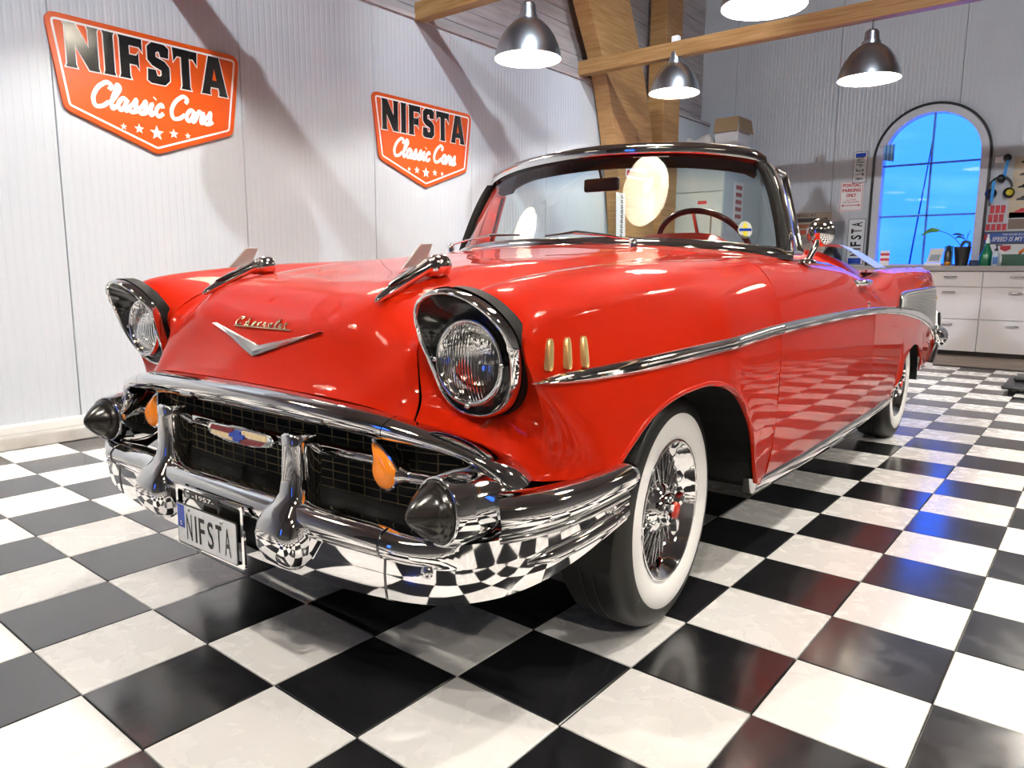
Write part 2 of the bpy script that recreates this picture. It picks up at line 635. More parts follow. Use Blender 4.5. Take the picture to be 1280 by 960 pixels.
wall_left = MB().box((-4.25, -6.2, -0.1), (-4.131, 8.6, 3.02)).build('wall_left', M_seam)
tag(wall_left, kind='structure')
PW = 1.1425
wall_panels(wall_left, -0.12 - 5 * PW, PW, 13, 0.1, 3.02, lambda a, o, z: (-4.12 + o, min(a, 8.3), z))

# window opening in the back wall
WX, WR, WSP, WSILL = -1.30, 0.60, 2.33, 1.03
def window_hole(x):
    d = abs(x - WX)
    if d >= WR:
        return None
    return (WSILL, WSP + math.sqrt(max(0.0, WR * WR - d * d)))
YB = 8.30
wall_back = tag(empty('wall_back', (0, 0, 0)), kind='structure')
PB = 1.35
wall_panels(wall_back, -3.75 - PB, PB, 7, 0.0, 5.3, lambda a, o, z: (a, YB - o, z), window_hole)
# core of the back wall, around the window
core = MB()
core.box((-5.2, YB + 0.013, -0.1), (WX - WR, YB + 0.16, 5.3)).box((WX + WR, YB + 0.013, -0.1), (5.2, YB + 0.16, 5.3)).box((WX - WR, YB + 0.013, -0.1), (WX + WR, YB + 0.16, WSILL))
arc = [(WX + WR * math.cos(math.pi * k / 24), WSP + WR * math.sin(math.pi * k / 24)) for k in range(25)]
for (xa, za), (xb, zb) in zip(arc[:-1], arc[1:]):
    core.add([(xa, YB + 0.013, za), (xb, YB + 0.013, zb), (xb, YB + 0.16, zb), (xa, YB + 0.16, za),
              (xa, YB + 0.013, 5.3), (xb, YB + 0.013, 5.3), (xb, YB + 0.16, 5.3), (xa, YB + 0.16, 5.3)],
             [(0, 1, 2, 3), (0, 4, 5, 1), (3, 2, 6, 7)])
core.build('core', M_seam, wall_back)

# the arched window: frame, gasket, mullions and panes
window = tag(empty('window_1', (WX, YB, WSILL)), kind='structure')
def arch_loop(r, z0, n=32):
    pts = [(-r, z0 - WSILL), ] + [(-r * math.cos(math.pi * k / n), WSP - WSILL + r * math.sin(math.pi * k / n)) for k in range(n + 1)] + [(r, z0 - WSILL)]
    return pts
def ring_between(mb, lo, hi, y0, y1):
    a = [(x, y0, z) for x, z in lo]
    b = [(x, y0, z) for x, z in hi]
    c = [(x, y1, z) for x, z in hi]
    d = [(x, y1, z) for x, z in lo]
    mb.grid([a, b, c, d], close_u=True)
M_frame = principled('window_frame_paint', (0.60, 0.60, 0.63), 0.35)
M_mull = principled('window_bar', (0.10, 0.22, 0.42), 0.5)
mb = MB()
ring_between(mb, arch_loop(0.515, WSILL + 0.05), arch_loop(0.60, WSILL), -0.03, 0.13)
mb.box((-0.6, -0.03, 0.0), (0.6, 0.13, 0.05))
mb.build('frame', M_frame, window)
mb = MB()
ring_between(mb, arch_loop(0.598, WSILL), arch_loop(0.625, WSILL), -0.045, -0.002)
mb.build('gasket', M_black, window)
def z_arch(x):
    return WSP - WSILL + math.sqrt(max(0, 0.515 ** 2 - x * x))
for nm, a, b in (('bar', (-0.010, 0.05, 0.05), (0.010, 0.085, z_arch(0))), ('bar', (-0.515, 0.05, 1.23), (0.515, 0.085, 1.25)), ('bar', (-0.515, 0.05, 0.62), (0.515, 0.085, 0.64))):
    MB().box(a, b).build(nm, M_mull, window)
M_pane = pane_glass('window_pane', (0.93, 0.97, 1.0))
for sx in (-1, 1):
    for z0, z1 in ((0.05, 0.62), (0.64, 1.23)):
        MB().add([(sx * 0.012, 0.066, z0), (sx * 0.513, 0.066, z0), (sx * 0.513, 0.066, z1), (sx * 0.012, 0.066, z1)], [(0, 1, 2, 3)]).build('pane', M_pane, window)
    pts = [(sx * 0.012, 1.25), (sx * 0.513, 1.25)] + [(sx * 0.513 * math.cos(math.pi / 2 * k / 12), WSP - WSILL + 0.513 * math.sin(math.pi / 2 * k / 12)) for k in range(12)] + [(sx * 0.012, WSP - WSILL + 0.513)]
    MB().add([(x, 0.066, z) for x, z in pts], [tuple(range(len(pts)))]).build('pane', M_pane, window)

# other walls, ceiling (behind and above the camera)
wall_front = MB()
for a, b in (((-4.3, -6.2, 0), (-3.2, -6.0, 5.3)), ((-2.6, -6.2, 0), (0.8, -6.0, 5.3)), ((2.2, -6.2, 0), (5.2, -6.0, 5.3)),
             ((-3.2, -6.2, 0), (-2.6, -6.0, 0.9)), ((-3.2, -6.2, 2.5), (-2.6, -6.0, 5.3)), ((0.8, -6.2, 0), (2.2, -6.0, 5.3))):
    wall_front.box(a, b)
M_dim = principled('grey_boarding', (0.20, 0.20, 0.20), 0.6)
tag(wall_front.build('wall_front', M_dim), kind='structure')
for n_, xa, xb in ((2, -3.2, -2.6),):  # unseen window, added to give the chrome its blue reflections
    w = tag(empty('window_%d' % n_, (xa, -6.1, 0.9)), kind='structure')
    W = xb - xa
    mb = MB()
    mb.box((0, -0.04, 0), (0.06, 0.04, 1.6)).box((W - 0.06, -0.04, 0), (W, 0.04, 1.6)).box((0.06, -0.04, 0), (W - 0.06, 0.04, 0.06)).box((0.06, -0.04, 1.54), (W - 0.06, 0.04, 1.6))
    mb.build('frame', M_frame, w)
    MB().box((W / 2 - 0.02, -0.03, 0.06), (W / 2 + 0.02, 0.03, 1.54)).build('bar', M_frame, w)
    for a, b in ((0.06, W / 2 - 0.02), (W / 2 + 0.02, W - 0.06)):
        MB().add([(a, 0, 0.06), (b, 0, 0.06), (b, 0, 1.54), (a, 0, 1.54)], [(0, 1, 2, 3)]).build('pane', M_pane, w)
tag(MB().box((5.0, -6.2, 0), (5.2, 8.6, 5.3)).build('wall_right', M_dim), kind='structure')
ceiling = tag(MB().box((-4.5, -6.2, 5.3), (5.2, 8.6, 5.4)).build('ceiling', principled('dark_boarding', (0.17, 0.16, 0.155), 0.6)), kind='structure')

# limewashed boards above the panel wall
gable = tag(MB().box((-4.4, -6.2, 3.0), (-4.27, 8.6, 5.3)).build('wall_gable', M_seam), kind='structure')
for k in range(17):
    z = 3.02 + k * 0.135
    MB().box((-4.27, -6.0, z), (-4.25 + 0.002 * (k % 3), 8.3, z + 0.131)).build('board', M_board, gable)
tag(MB().box((-4.16, -6.0, 3.0), (-4.10, 8.3, 3.035)).build('trim_1', M_board), kind='structure')

# plinth along the foot of the left wall
bb = tag(empty('baseboard_left', (-4.12, 0, 0)), kind='structure')
MB().box((0.0, -6.0, 0.0), (0.155, 8.2, 0.07)).build('plinth', M_concrete, bb, bevel=0.006)
MB().box((-0.002, -6.0, 0.07), (0.075, 8.2, 0.115)).build('ledge', principled('ledge_paint', (0.72, 0.70, 0.66), 0.5), bb, bevel=0.004)

# raised threshold under the cupboards at the back
th = MB()
th.add([(-4.1, 7.16, 0), (5, 7.16, 0), (5, 7.55, 0.055), (-4.1, 7.55, 0.055), (5, 8.28, 0.055), (-4.1, 8.28, 0.055)], [(0, 1, 2, 3), (3, 2, 4, 5)])
M_ramp = principled('brown_board', (0.17, 0.13, 0.105), 0.5)
add_noise_color(M_ramp, (0.13, 0.10, 0.08), (0.22, 0.17, 0.14), scale=3, stretch=(1, 8, 1))
tag(th.build('threshold_ramp', M_ramp), 'brown sloping board along the foot of the cupboards', 'ramp')

# ------------------------------------------------------------------ timber: glulam arch, post and tie beams
mb = MB()
fr = spline([(-3.9, 4.40, 4.6), (-3.9, 4.83, 3.72), (-3.9, 5.18, 3.12), (-3.9, 5.45, 2.32), (-3.9, 5.62, 1.5), (-3.9, 5.72, 0.09)], 4)
bk = spline([(-3.9, 5.05, 4.9), (-3.9, 5.65, 3.92), (-3.9, 6.0, 3.25), (-3.9, 6.3, 2.42), (-3.9, 6.38, 1.5), (-3.9, 6.40, 0.09)], 4)
rings = []
for a, b in zip(fr, bk):
    rings.append([a, b, b + Vector((-0.19, 0, 0)), a + Vector((-0.19, 0, 0))])
mb.loft(rings)
tag(mb.build('glulam_arch', M_wood, bevel=0.006), 'wide curved laminated timber arch standing against the left wall', 'arch')
tag(MB().box((-4.08, 6.45, 0.0), (-3.86, 6.86, 5.25)).build('timber_post', M_wood, bevel=0.006), 'straight square timber post in the corner behind the curved arch', 'post')
BEAMS = ((-2.06, 'timber tie beam above the front of the room, out of view'), (0.30, 'timber tie beam crossing over the hood of the car'),
         (2.66, 'timber tie beam whose cut end rests on the wall beside the smaller sign'), (5.03, 'long timber tie beam crossing in front of the back wall'))
for yb, lab in BEAMS:
    zb = 2.985 if yb < 5 else 3.03
    tag(MB().box((-4.11, yb - 0.05, zb), (4.9, yb + 0.05, zb + 0.14)).build('tie_beam', M_beam, bevel=0.004), lab, 'beam', 'tie beams across the room')

# ------------------------------------------------------------------ pendant lamps
M_lampwhite = principled('lamp_inside', (0.93, 0.90, 0.80), 0.55)
M_bulb = emission('bulb_glow', (1.0, 0.88, 0.70), 55.0)
def make_lamp(loc, beam_z, label):
    x, y, z = loc
    root = empty('pendant_lamp', loc)
    tag(root, label, 'lamp', 'pendant lamps hanging from the tie beams')
    R0 = 0.245
    prof = [(R0, 0.0), (R0 * 0.985, 0.03), (R0 * 0.93, 0.085), (R0 * 0.80, 0.155), (R0 * 0.62, 0.215), (R0 * 0.44, 0.255), (R0 * 0.30, 0.275)]
    MB().lathe(prof, seg=48).build('shade', M_alu, root, smooth=True)
    inner = [(r - 0.003, h + (0.0 if k == 0 else -0.003)) for k, (r, h) in enumerate(prof)] + [(0.0, 0.272)]
    MB().lathe(inner, seg=48).build('shade_lining', M_lampwhite, root, smooth=True)
    MB().lathe([(R0, 0.0), (R0 + 0.002, 0.002), (R0, 0.004), (R0 - 0.004, 0.001), (R0, 0.0)], seg=48).build('rim', M_steel, root, smooth=True)
    MB().lathe([(R0 * 0.30, 0.272), (R0 * 0.30, 0.30), (R0 * 0.25, 0.305), (R0 * 0.22, 0.375), (R0 * 0.16, 0.39), (0.0, 0.392)], seg=32).build('neck', M_alu, root, smooth=True, angle=35)
    top = beam_z - z
    if top > 0.40:
        MB().tube([(0, 0, 0.38), (0, 0, top + 0.002)], 0.005, 8).build('cord', M_black, root)
    bulb = MB().lathe([(0.0, 0.166), (0.018, 0.168), (0.030, 0.176), (0.034, 0.19), (0.032, 0.205), (0.02, 0.225), (0.016, 0.24), (0.016, 0.26)], seg=20)
    bulb.build('bulb', M_bulb, root, smooth=True)
    MB().box((-0.035, -0.03, top + 0.141), (0.035, 0.03, top + 0.20)).build('junction_box', M_white, root, bevel=0.004)
    ld = bpy.data.lights.new('lamp_light', 'POINT')
    ld.energy = LAMP_POWER
    ld.color = (1.0, 0.94, 0.87)
    ld.shadow_soft_size = 0.036
    lo = bpy.data.objects.new('lamp_light', ld)
    col.objects.link(lo)
    lo.parent = root
    lo.location = (0, 0, 0.125)
    return root
LAMPS = [(-2.97, 2.66, 2.505, 'large brushed metal pendant lamp left of the curved timber arch'),
         (-1.22, 2.66, 2.505, 'pendant lamp cut off by the top edge of the picture'),
         (-3.0, 5.03, 2.70, 'smallest brushed metal pendant lamp beside the timber post'),
         (-1.22, 5.03, 2.56, 'brushed metal pendant lamp hanging left above the arched window'),
         (-2.97, 0.30, 2.55, 'pendant lamp over the far front fender, seen as a round shadow on the wall'),
         (-1.22, 0.30, 2.55, 'pendant lamp over the hood, mirrored in the windscreen'),
         (0.55, 0.30, 2.55, 'pendant lamp out of view, mirrored as a sliver at the windscreen corner'), (0.55, 2.66, 2.505, 'pendant lamp out of view beside the driver door'),
         (-2.97, -2.06, 2.55, 'pendant lamp out of view in front of the far headlight'), (-1.22, -2.06, 2.55, 'pendant lamp out of view in front of the number plate'),
         (0.55, -2.06, 2.55, 'pendant lamp out of view straight above the camera'), (0.55, 5.03, 2.56, 'pendant lamp out of view above the creeper board'),
         (2.4, 0.30, 2.55, 'pendant lamp out of view at the far right, nearer the camera'), (2.4, -2.06, 2.55, 'added pendant lamp, unseen behind the camera on the right, brightening the whitewalls'), (2.4, 2.66, 2.55, 'pendant lamp out of view at the far right, nearer the back wall')]  # the lamp behind the camera is added to brighten whitewalls and near floor
for x, y, z, lab in LAMPS:
    make_lamp((x, y, z), 2.985 if y < 5 else 3.03, lab)

# flood lamps near the ridge: they throw the beams' shadows on the left wall
def flood(loc, aim, label, cone, power=1.0):
    root = empty('flood_lamp', loc)
    tag(root, label, 'lamp', 'flood lamps under the ceiling')
    d = (Vector(aim) - Vector(loc)).normalized()
    MB().lathe([(0.03, -0.12), (0.05, -0.10), (0.06, 0.0), (0.065, 0.02)], axis=d, seg=24).build('housing', M_black, root, smooth=True)
    MB().tube([d * -0.11, (0, 0, 0.20), (0, 0, 0.47)], 0.012, 8).build('bracket', M_black, root)
    ld = bpy.data.lights.new('flood_light', 'SPOT')
    ld.energy = RIDGE_POWER * power
    ld.color = (0.86, 0.93, 1.0)
    ld.spot_size = math.radians(cone)
    ld.spot_blend = 0.9
    ld.shadow_soft_size = 0.05
    lo = bpy.data.objects.new('flood_light', ld)
    col.objects.link(lo)
    lo.parent = root
    lo.location = d * 0.03
    lo.rotation_euler = d.to_track_quat('-Z', 'Y').to_euler()
flood((-0.7, -1.34, 4.83), (-4.12, 0.5, 2.1), 'black flood lamp under the ceiling at the front of the room', 72)
flood((-0.7, 0.62, 4.83), (-4.12, 3.75, 2.3), 'black flood lamp under the ceiling above the hood', 42)
flood((-0.7, 2.95, 4.83), (-4.12, 5.9, 2.4), 'black flood lamp under the ceiling above the rear seats', 42, 0.8)
flood((1.4, -1.30, 4.72), (-2.2, 8.3, 2.1), 'black flood lamp under the ceiling to the right of the camera', 62, 1.7)

# ------------------------------------------------------------------ the car
M_red = principled('red_lacquer', (0.43, 0.011, 0.0), 0.5, 0.0, **{'Specular IOR Level': 0.05, 'Coat Weight': 0.85, 'Coat Roughness': 0.02, 'Coat IOR': 1.30})
M_redin = principled('red_vinyl', (0.50, 0.018, 0.008), 0.35)
M_chrome = principled('chrome', (0.80, 0.80, 0.81), 0.045, 1.0)
M_darkchrome = principled('dark_chrome', (0.16, 0.16, 0.17), 0.12, 1.0)
M_gold = principled('gold_anodised', (0.74, 0.55, 0.24), 0.40, 0.8)
M_rubber = principled('tyre_rubber', (0.006, 0.006, 0.006), 0.5)
M_whitewall = principled('whitewall', (0.94, 0.93, 0.90), 0.45)
M_under = principled('chassis_black', (0.006, 0.006, 0.006), 0.9)
M_gasket = principled('gasket_black', (0.006, 0.006, 0.006), 0.6, 0.0, **{'Specular IOR Level': 0.15})
M_ribbed = principled('ribbed_aluminium', (0.55, 0.55, 0.53), 0.32, 0.9)
M_amber = principled('amber_lens', (0.95, 0.26, 0.01), 0.18, 0.0, **{'Coat Weight': 0.6})
M_glassclear = principled('headlamp_glass', (1, 1, 1), 0.03, 0.0, **{'Transmission Weight': 1.0, 'IOR': 1.3})
M_windscreen = pane_glass('windscreen_glass', (0.80, 0.90, 0.88), 2.1, 0.0, (1.30, 1.43, (0.10, 0.22, 0.40)))
M_sideglass = pane_glass('side_glass', (0.78, 0.90, 0.89), 1.5)

CAR_YAW = math.radians(1.4)
car = empty('convertible_car', (-1.19, 0, 0), None, CAR_YAW)
tag(car, 'glossy red classic convertible with whitewall tyres and chrome bumpers on the chequered floor', 'car')

def hermite_1d(vals, ts, t):
    n = len(ts)
    i = 0
    while i < n - 2 and t > ts[i + 1]:
        i += 1
    h = ts[i + 1] - ts[i]
    u = (t - ts[i]) / h
    def tang(k):
        if k == 0:
            return (vals[1] - vals[0]) / (ts[1] - ts[0])
        if k == n - 1:
            return (vals[-1] - vals[-2]) / (ts[-1] - ts[-2])
        a, b = ts[k] - ts[k - 1], ts[k + 1] - ts[k]
        return ((vals[k] - vals[k - 1]) / a * b + (vals[k + 1] - vals[k]) / b * a) / (a + b)
    u2, u3 = u * u, u * u * u
    return (2 * u3 - 3 * u2 + 1) * vals[i] + (u3 - 2 * u2 + u) * h * tang(i) + (-2 * u3 + 3 * u2) * vals[i + 1] + (u3 - u2) * h * tang(i + 1)

class Net:
    """smooth surface through a net of points, net[row][column]"""
    def __init__(self, net):
        self.n = [[Vector(p) for p in r] for r in net]
        R, C = len(net), len(net[0])
        self.tr = [0.0]
        for i in range(1, R):
            self.tr.append(self.tr[-1] + sum((self.n[i][j] - self.n[i - 1][j]).length for j in range(C)) / C)
        self.tc = [0.0]
        for j in range(1, C):
            self.tc.append(self.tc[-1] + sum((self.n[i][j] - self.n[i][j - 1]).length for i in range(R)) / R)
    def rowp(self, r):
        i = min(int(r), len(self.tr) - 2)
        return self.tr[i] + (r - i) * (self.tr[i + 1] - self.tr[i])
    def colp(self, c):
        j = min(int(c), len(self.tc) - 2)
        return self.tc[j] + (c - j) * (self.tc[j + 1] - self.tc[j])
    def sample(self, r0, r1, c0, c1, sub=5, gap=(0, 0, 0, 0)):
        """rows r0..r1, columns c0..c1 in index units; gap = metres shaved off (r0, r1, c0, c1)"""
        def cuts(a, b, ts, pos, g0, g1):
            lo, hi = pos(a) + g0, pos(b) - g1
            k0 = math.ceil(a * sub - 1e-6)
            k1 = math.floor(b * sub + 1e-6)
            vals = [pos(k / sub) for k in range(k0, k1 + 1)]
            vals = [v for v in vals if lo + 1e-4 < v < hi - 1e-4]
            return [lo] + vals + [hi]
        rs = cuts(r0, r1, self.tr, self.rowp, gap[0], gap[1])
        cs = cuts(c0, c1, self.tc, self.colp, gap[2], gap[3])
        out = []
        colcurves = {}
        for r in rs:
            line = [hermite_1d([self.n[i][j] for i in range(len(self.tr))], self.tr, r) for j in range(len(self.tc))]
            out.append([hermite_1d(line, self.tc, c) for c in cs])
        return out

mir = lambda p: Vector((-p[0], p[1], p[2]))
def mirror_rows(rows):
    return [[mir(p) for p in r] for r in rows]

# --- front clip: columns from the centre line outwards, rows from the front edge backwards
CA = [(0, -.812, .690), (0, -.794, .712), (0, -.764, .757), (0, -.722, .833), (0, -.635, .908), (0, -.43, .958), (0, -.15, .998), (0, .10, 1.023), (0, .28, 1.041), (0, .42, 1.057)]
CB = [(.2, -.808, .688), (.2, -.790, .710), (.2, -.762, .757), (.2, -.724, .836), (.2, -.640, .912), (.2, -.43, .962), (.2, -.15, 1.000), (.2, .10, 1.023), (.2, .28, 1.040), (.2, .42, 1.055)]
CC = [(.38, -.797, .682), (.38, -.780, .704), (.375, -.755, .752), (.37, -.722, .840), (.37, -.645, .912), (.375, -.43, .962), (.385, -.15, .997), (.395, .10, 1.017), (.40, .28, 1.032), (.41, .43, 1.045)]
CD = [(.53, -.775, .662), (.522, -.760, .69), (.512, -.738, .745), (.505, -.705, .808), (.507, -.622, .866), (.515, -.43, .922), (.535, -.15, .968), (.555, .10, .995), (.575, .30, 1.012), (.595, .46, 1.026)]
CE = [(.635, -.748, .635), (.596, -.672, .68), (.570, -.670, .75), (.572, -.712, .845), (.605, -.625, .912), (.615, -.43, .956), (.635, -.15, .985), (.655, .10, 1.002), (.675, .31, 1.012), (.695, .48, 1.021)]
CF = [(.735, -.718, .592), (.710, -.652, .65), (.690, -.640, .75), (.690, -.765, .926), (.712, -.625, .960), (.722, -.43, .982), (.738, -.15, 1.001), (.752, .10, 1.008), (.766, .32, 1.012), (.780, .497, 1.014)]
CG = [(.805, -.678, .548), (.803, -.650, .63), (.812, -.655, .75), (.785, -.742, .892), (.808, -.61, .926), (.82, -.43, .947), (.835, -.15, .962), (.843, .10, .972), (.848, .32, .980), (.853, .497, .985)]
CH = [(.868, -.618, .545), (.872, -.640, .63), (.868, -.715, .74), (.858, -.738, .815), (.874, -.57, .853), (.889, -.40, .875), (.899, -.15, .893), (.902, .10, .904), (.902, .32, .912), (.904, .497, .916)]
CI = [(.906, -.550, .550), (.908, -.572, .61), (.908, -.605, .685), (.907, -.620, .742), (.912, -.50, .775), (.918, -.36, .800), (.926, -.13, .817), (.929, .10, .826), (.931, .32, .830), (.932, .497, .832)]
CI2 = [(.915, -.525, .559), (.917, -.503, .607), (.917, -.468, .668), (.917, -.415, .712), (.922, -.31, .735), (.928, -.18, .750), (.934, .02, .745), (.937, .18, .705), (.938, .36, .625), (.937, .497, .590)]
CI3 = [(.920, -.515, .557), (.922, -.470, .602), (.923, -.408, .653), (.924, -.33, .690), (.928, -.21, .708), (.932, -.07, .712), (.937, .09, .688), (.938, .23, .612), (.935, .38, .475), (.931, .497, .445)]
CJ = [(.924, -.508, .556), (.928, -.45, .598), (.930, -.37, .643), (.932, -.27, .672), (.934, -.15, .685), (.937, -.02, .683), (.940, .12, .642), (.938, .262, .53), (.924, .385, .32), (.905, .497, .292)]
COLS = [CA, CB, CC, CD, CE, CF, CG, CH, CI, CI2, CI3, CJ]
net_half = Net([[c[r] for c in COLS] for r in range(10)])
SEAM = 3.42
full_cols = [[(-p[0], p[1], p[2]) for p in c] for c in (CE, CD, CC, CB)] + [CA, CB, CC, CD, CE]
net_hood = Net([[c[r] for c in full_cols] for r in range(10)])

hood_rows = net_hood.sample(0, 9, 4 - SEAM, 4 + SEAM, 6, (0, .002, .002, .002))
hood = MB().grid(hood_rows).build('hood', M_red, car, smooth=True, solid=0.008)

fend_rows = net_half.sample(0, 9, SEAM, 11, 6, (0, .0025, .002, 0))
for _ in range(24):
    fend_rows = [[p if i in (0, len(fend_rows) - 1) or j in (0, len(r) - 1) else (p * 2 + fend_rows[i - 1][j] + fend_rows[i + 1][j] + r[j - 1] + r[j + 1]) / 6 for j, p in enumerate(r)] for i, r in enumerate(fend_rows)]
for _ in range(140):
    fend_rows = [[p if i in (0, len(fend_rows) - 1) or j in (0, len(r) - 1) or j < 20 or i > 40 else (p * 2 + fend_rows[i - 1][j] + fend_rows[i + 1][j] + r[j - 1] + r[j + 1]) / 6 for j, p in enumerate(r)] for i, r in enumerate(fend_rows)]
BZ = [(.711, .934), (.668, .928), (.625, .908), (.595, .872), (.588, .832), (.598, .79), (.606, .75), (.618, .705), (.645, .676), (.69, .664), (.74, .670), (.785, .692), (.818, .730), (.838, .780), (.842, .832), (.828, .875), (.795, .910), (.755, .928)]
BZ = [(.691 + (x - .712) * .97, z) for x, z in BZ]
bz = [(p.x, p.y) for p in spline([(x, z, 0) for x, z in BZ], 4, closed=True)]
def in_bezel(p, f=0.86):
    x, z = .691 + (p.x - .691) / f, .785 + (p.z - .785) / f
    inside = False
    for k in range(len(bz)):
        (xa, za), (xb, zb) = bz[k - 1], bz[k]
        if (za > z) != (zb > z) and x < (xb - xa) * (z - za) / (zb - za) + xa:
            inside = not inside
    return inside
for s in (1, -1):
    mb = MB().grid(fend_rows if s > 0 else mirror_rows(fend_rows), flip=(s < 0))
    # the opening behind the headlight
    cut = [p[1] < -.60 and in_bezel(Vector((abs(p[0]), p[1], p[2]))) for p in mb.v]
    mb.f = [f for f in mb.f if not all(cut[i] for i in f)]
    mb.build('front_fender', M_red, car, smooth=True, solid=0.008)

# arch lips (rolled edge)
lip = [Vector(p) for p in spline(CJ[:9], 6)]
for s in (1, -1):
    MB().tube([Vector((s * (p.x - .006), p.y, p.z)) for p in lip], 0.008, 8).build('arch_lip', M_red, car, smooth=True)

# --- cowl between hood and windscreen
def ext(c, pts):
    return [c[8], c[9]] + pts
cowl_cols = [ext(CA, [(0, .50, 1.066), (0, .58, 1.074)]), ext(CB, [(.2, .51, 1.064), (.2, .60, 1.072)]), ext(CC, [(.42, .55, 1.056), (.43, .66, 1.065)]),
             ext(CD, [(.615, .61, 1.040), (.63, .76, 1.050)]), ext(CE, [(.71, .66, 1.031), (.72, .87, 1.042)]), ext(CF, [(.785, .72, 1.018), (.79, .96, 1.025)])]
cowl_full = [[(-p[0], p[1], p[2]) for p in c] for c in reversed(cowl_cols[1:])] + cowl_cols
net_cowl = Net([[c[r] for c in cowl_full] for r in range(4)])
MB().grid(net_cowl.sample(1, 3, 0, 10, 6, (.002, 0, 0, 0))).build('cowl', M_red, car, smooth=True, solid=0.008)

# --- body side: sections by y
def belt(y):
    return hermite_1d([1.013, 1.018, 1.017, 1.010, .990, .962, .943, .952, .978, .994, 1.003, 1.010, 1.016], [.497, .8, 1.15, 1.45, 1.72, 1.93, 2.08, 2.18, 2.36, 2.7, 3.2, 3.8, 4.3], y)
def half_width(y):
    return hermite_1d([.938, .942, .942, .936, .925, .905, .872, .838], [.497, 1.0, 1.7, 2.3, 2.9, 3.5, 4.0, 4.28], y)
def sill_z(y):
    c, r = 2.95, 0.41
    a = .235 + .325 * math.sqrt(max(0, 1 - ((y - c) / r) ** 2)) ** 0.75 if abs(y - c) < r else 0
    if y > c:
        return max(a, .375)
    return max(a, .292)
def side_section(y):
    W, zb, zs = half_width(y), belt(y), sill_z(y)
    dip = zb - 1.013
    k = min(1, max(0, (y - 1.9) / .6))
    inner = W - (.150 - .035 * k)
    pts = [(inner, zb), (W - .087 + .02 * k, zb - .026), (W - .036 + .010 * k, zb - .095 - .01 * k), (W - .008, .832 + dip * .55), (W, .715)]
    zlow = [.59, .445, .345, zs]
    dx = [0.0, -.007, -.02, -.035]
    if zs > .31:
        top = .715
        zlow = [top - (top - zs) * f for f in (.35, .62, .84, 1.0)]
        f = min(1, (zs - .31) / .1)
        dx = [a * (1 - f) + b * f for a, b in zip(dx, (.002, .004, .006, .006))]
    pts += [(W + d, z) for d, z in zip(dx, zlow)]
    return [(x, y, z) for x, z in pts]
def side_patch(ys, gap, name):
    nt = Net([side_section(y) for y in ys])
    rows = nt.sample(0, len(ys) - 1, 0, 8, 5, gap)
    for s in (1, -1):
        MB().grid(rows if s > 0 else mirror_rows(rows), flip=(s < 0)).build(name, M_red, car, smooth=True, solid=0.008)
    return rows
door_rows = side_patch([.497, .75, 1.0, 1.25, 1.5, 1.66, 1.80], (.0025, .0025, 0, 0), 'door')
quarter_ys = [1.80, 1.93, 2.05, 2.18, 2.36, 2.53, 2.545, 2.58, 2.64, 2.74, 2.84, 2.93, 3.02, 3.12, 3.22, 3.28, 3.315, 3.33, 3.5, 3.75, 4.0, 4.2, 4.28]
nt = Net([side_section(y) for y in quarter_ys])
quarter_rows = nt.sample(0, len(quarter_ys) - 1, 0, 8, 3, (.0025, 0, 0, 0))
for s in (1, -1):
    MB().grid(quarter_rows if s > 0 else mirror_rows(quarter_rows), flip=(s < 0)).build('rear_quarter', M_red, car, smooth=True, solid=0.008)

SIDE_PTS = [p for rows in (fend_rows, door_rows, quarter_rows) for r in rows for p in r if p.x > .78]
from mathutils.bvhtree import BVHTree
_mb = MB()
for rows in (fend_rows, door_rows, quarter_rows):
    _mb.grid(rows)
SIDE_TREE = BVHTree.FromPolygons([Vector(v) for v in _mb.v], _mb.f)
def side_x(y, z):
    hit = SIDE_TREE.ray_cast(Vector((2, y, z)), Vector((-1, 0, 0)))[0]
    if hit is not None and hit.x > .78:
        return hit.x
    best = sorted(SIDE_PTS, key=lambda p: (p.y - y) ** 2 + (p.z - z) ** 2)[:4]
    ws = [1 / (1e-4 + math.hypot(p.y - y, p.z - z)) for p in best]
    return sum(w * p.x for w, p in zip(ws, best)) / sum(ws)

# --- rear deck, tail panel
deck_cols = []
for fx in (-1, -.75, -.4, 0, .4, .75, 1):
    colp = []
    for y, zc in ((2.36, .975), (2.7, .985), (3.2, .982), (3.7, .965), (4.1, .925), (4.27, .86)):
        w = half_width(y) - .12
        colp.append((fx * w, y, zc + (belt(y) - .004 - zc) * abs(fx) ** 6))
    deck_cols.append(colp)
nd = Net([[c[r] for c in deck_cols] for r in range(6)])
MB().grid(nd.sample(0, 5, 0, 6, 4), flip=True).build('trunk_lid', M_red, car, smooth=True)
mb = MB()
tail = []
for z, dy in ((.86, 0), (.7, .04), (.55, .05), (.42, .0), (.36, -.05)):
    w = half_width(4.27)
    tail.append([(fx * (w - .01), 4.27 + dy * (1 - abs(fx) ** 4), z) for fx in (-1, -.8, -.4, 0, .4, .8, 1)])
mb.grid(tail)
mb.build('tail_panel', M_red, car, smooth=True)
for s in (1, -1):
    MB().lathe([(.0, .06), (.03, .055), (.05, .03), (.055, 0), (.055, -.05)], origin=(s * .775, 4.27, .80), axis=(0, 1, 0), seg=20).build('tail_light', principled('red_lens', (.5, .01, .01), .15), car, smooth=True)
    # fin end cap of the quarter
    sec = side_section(4.28)[:6]
    poly = [Vector((s * p[0], p[1], p[2])) for p in sec] + [Vector((s * .70, 4.28, sec[5][2])), Vector((s * .70, 4.28, .93))]
    mb = MB()
    mb.add(poly, [tuple(range(len(poly)))])
    mb.build('fin_cap', M_red, car)

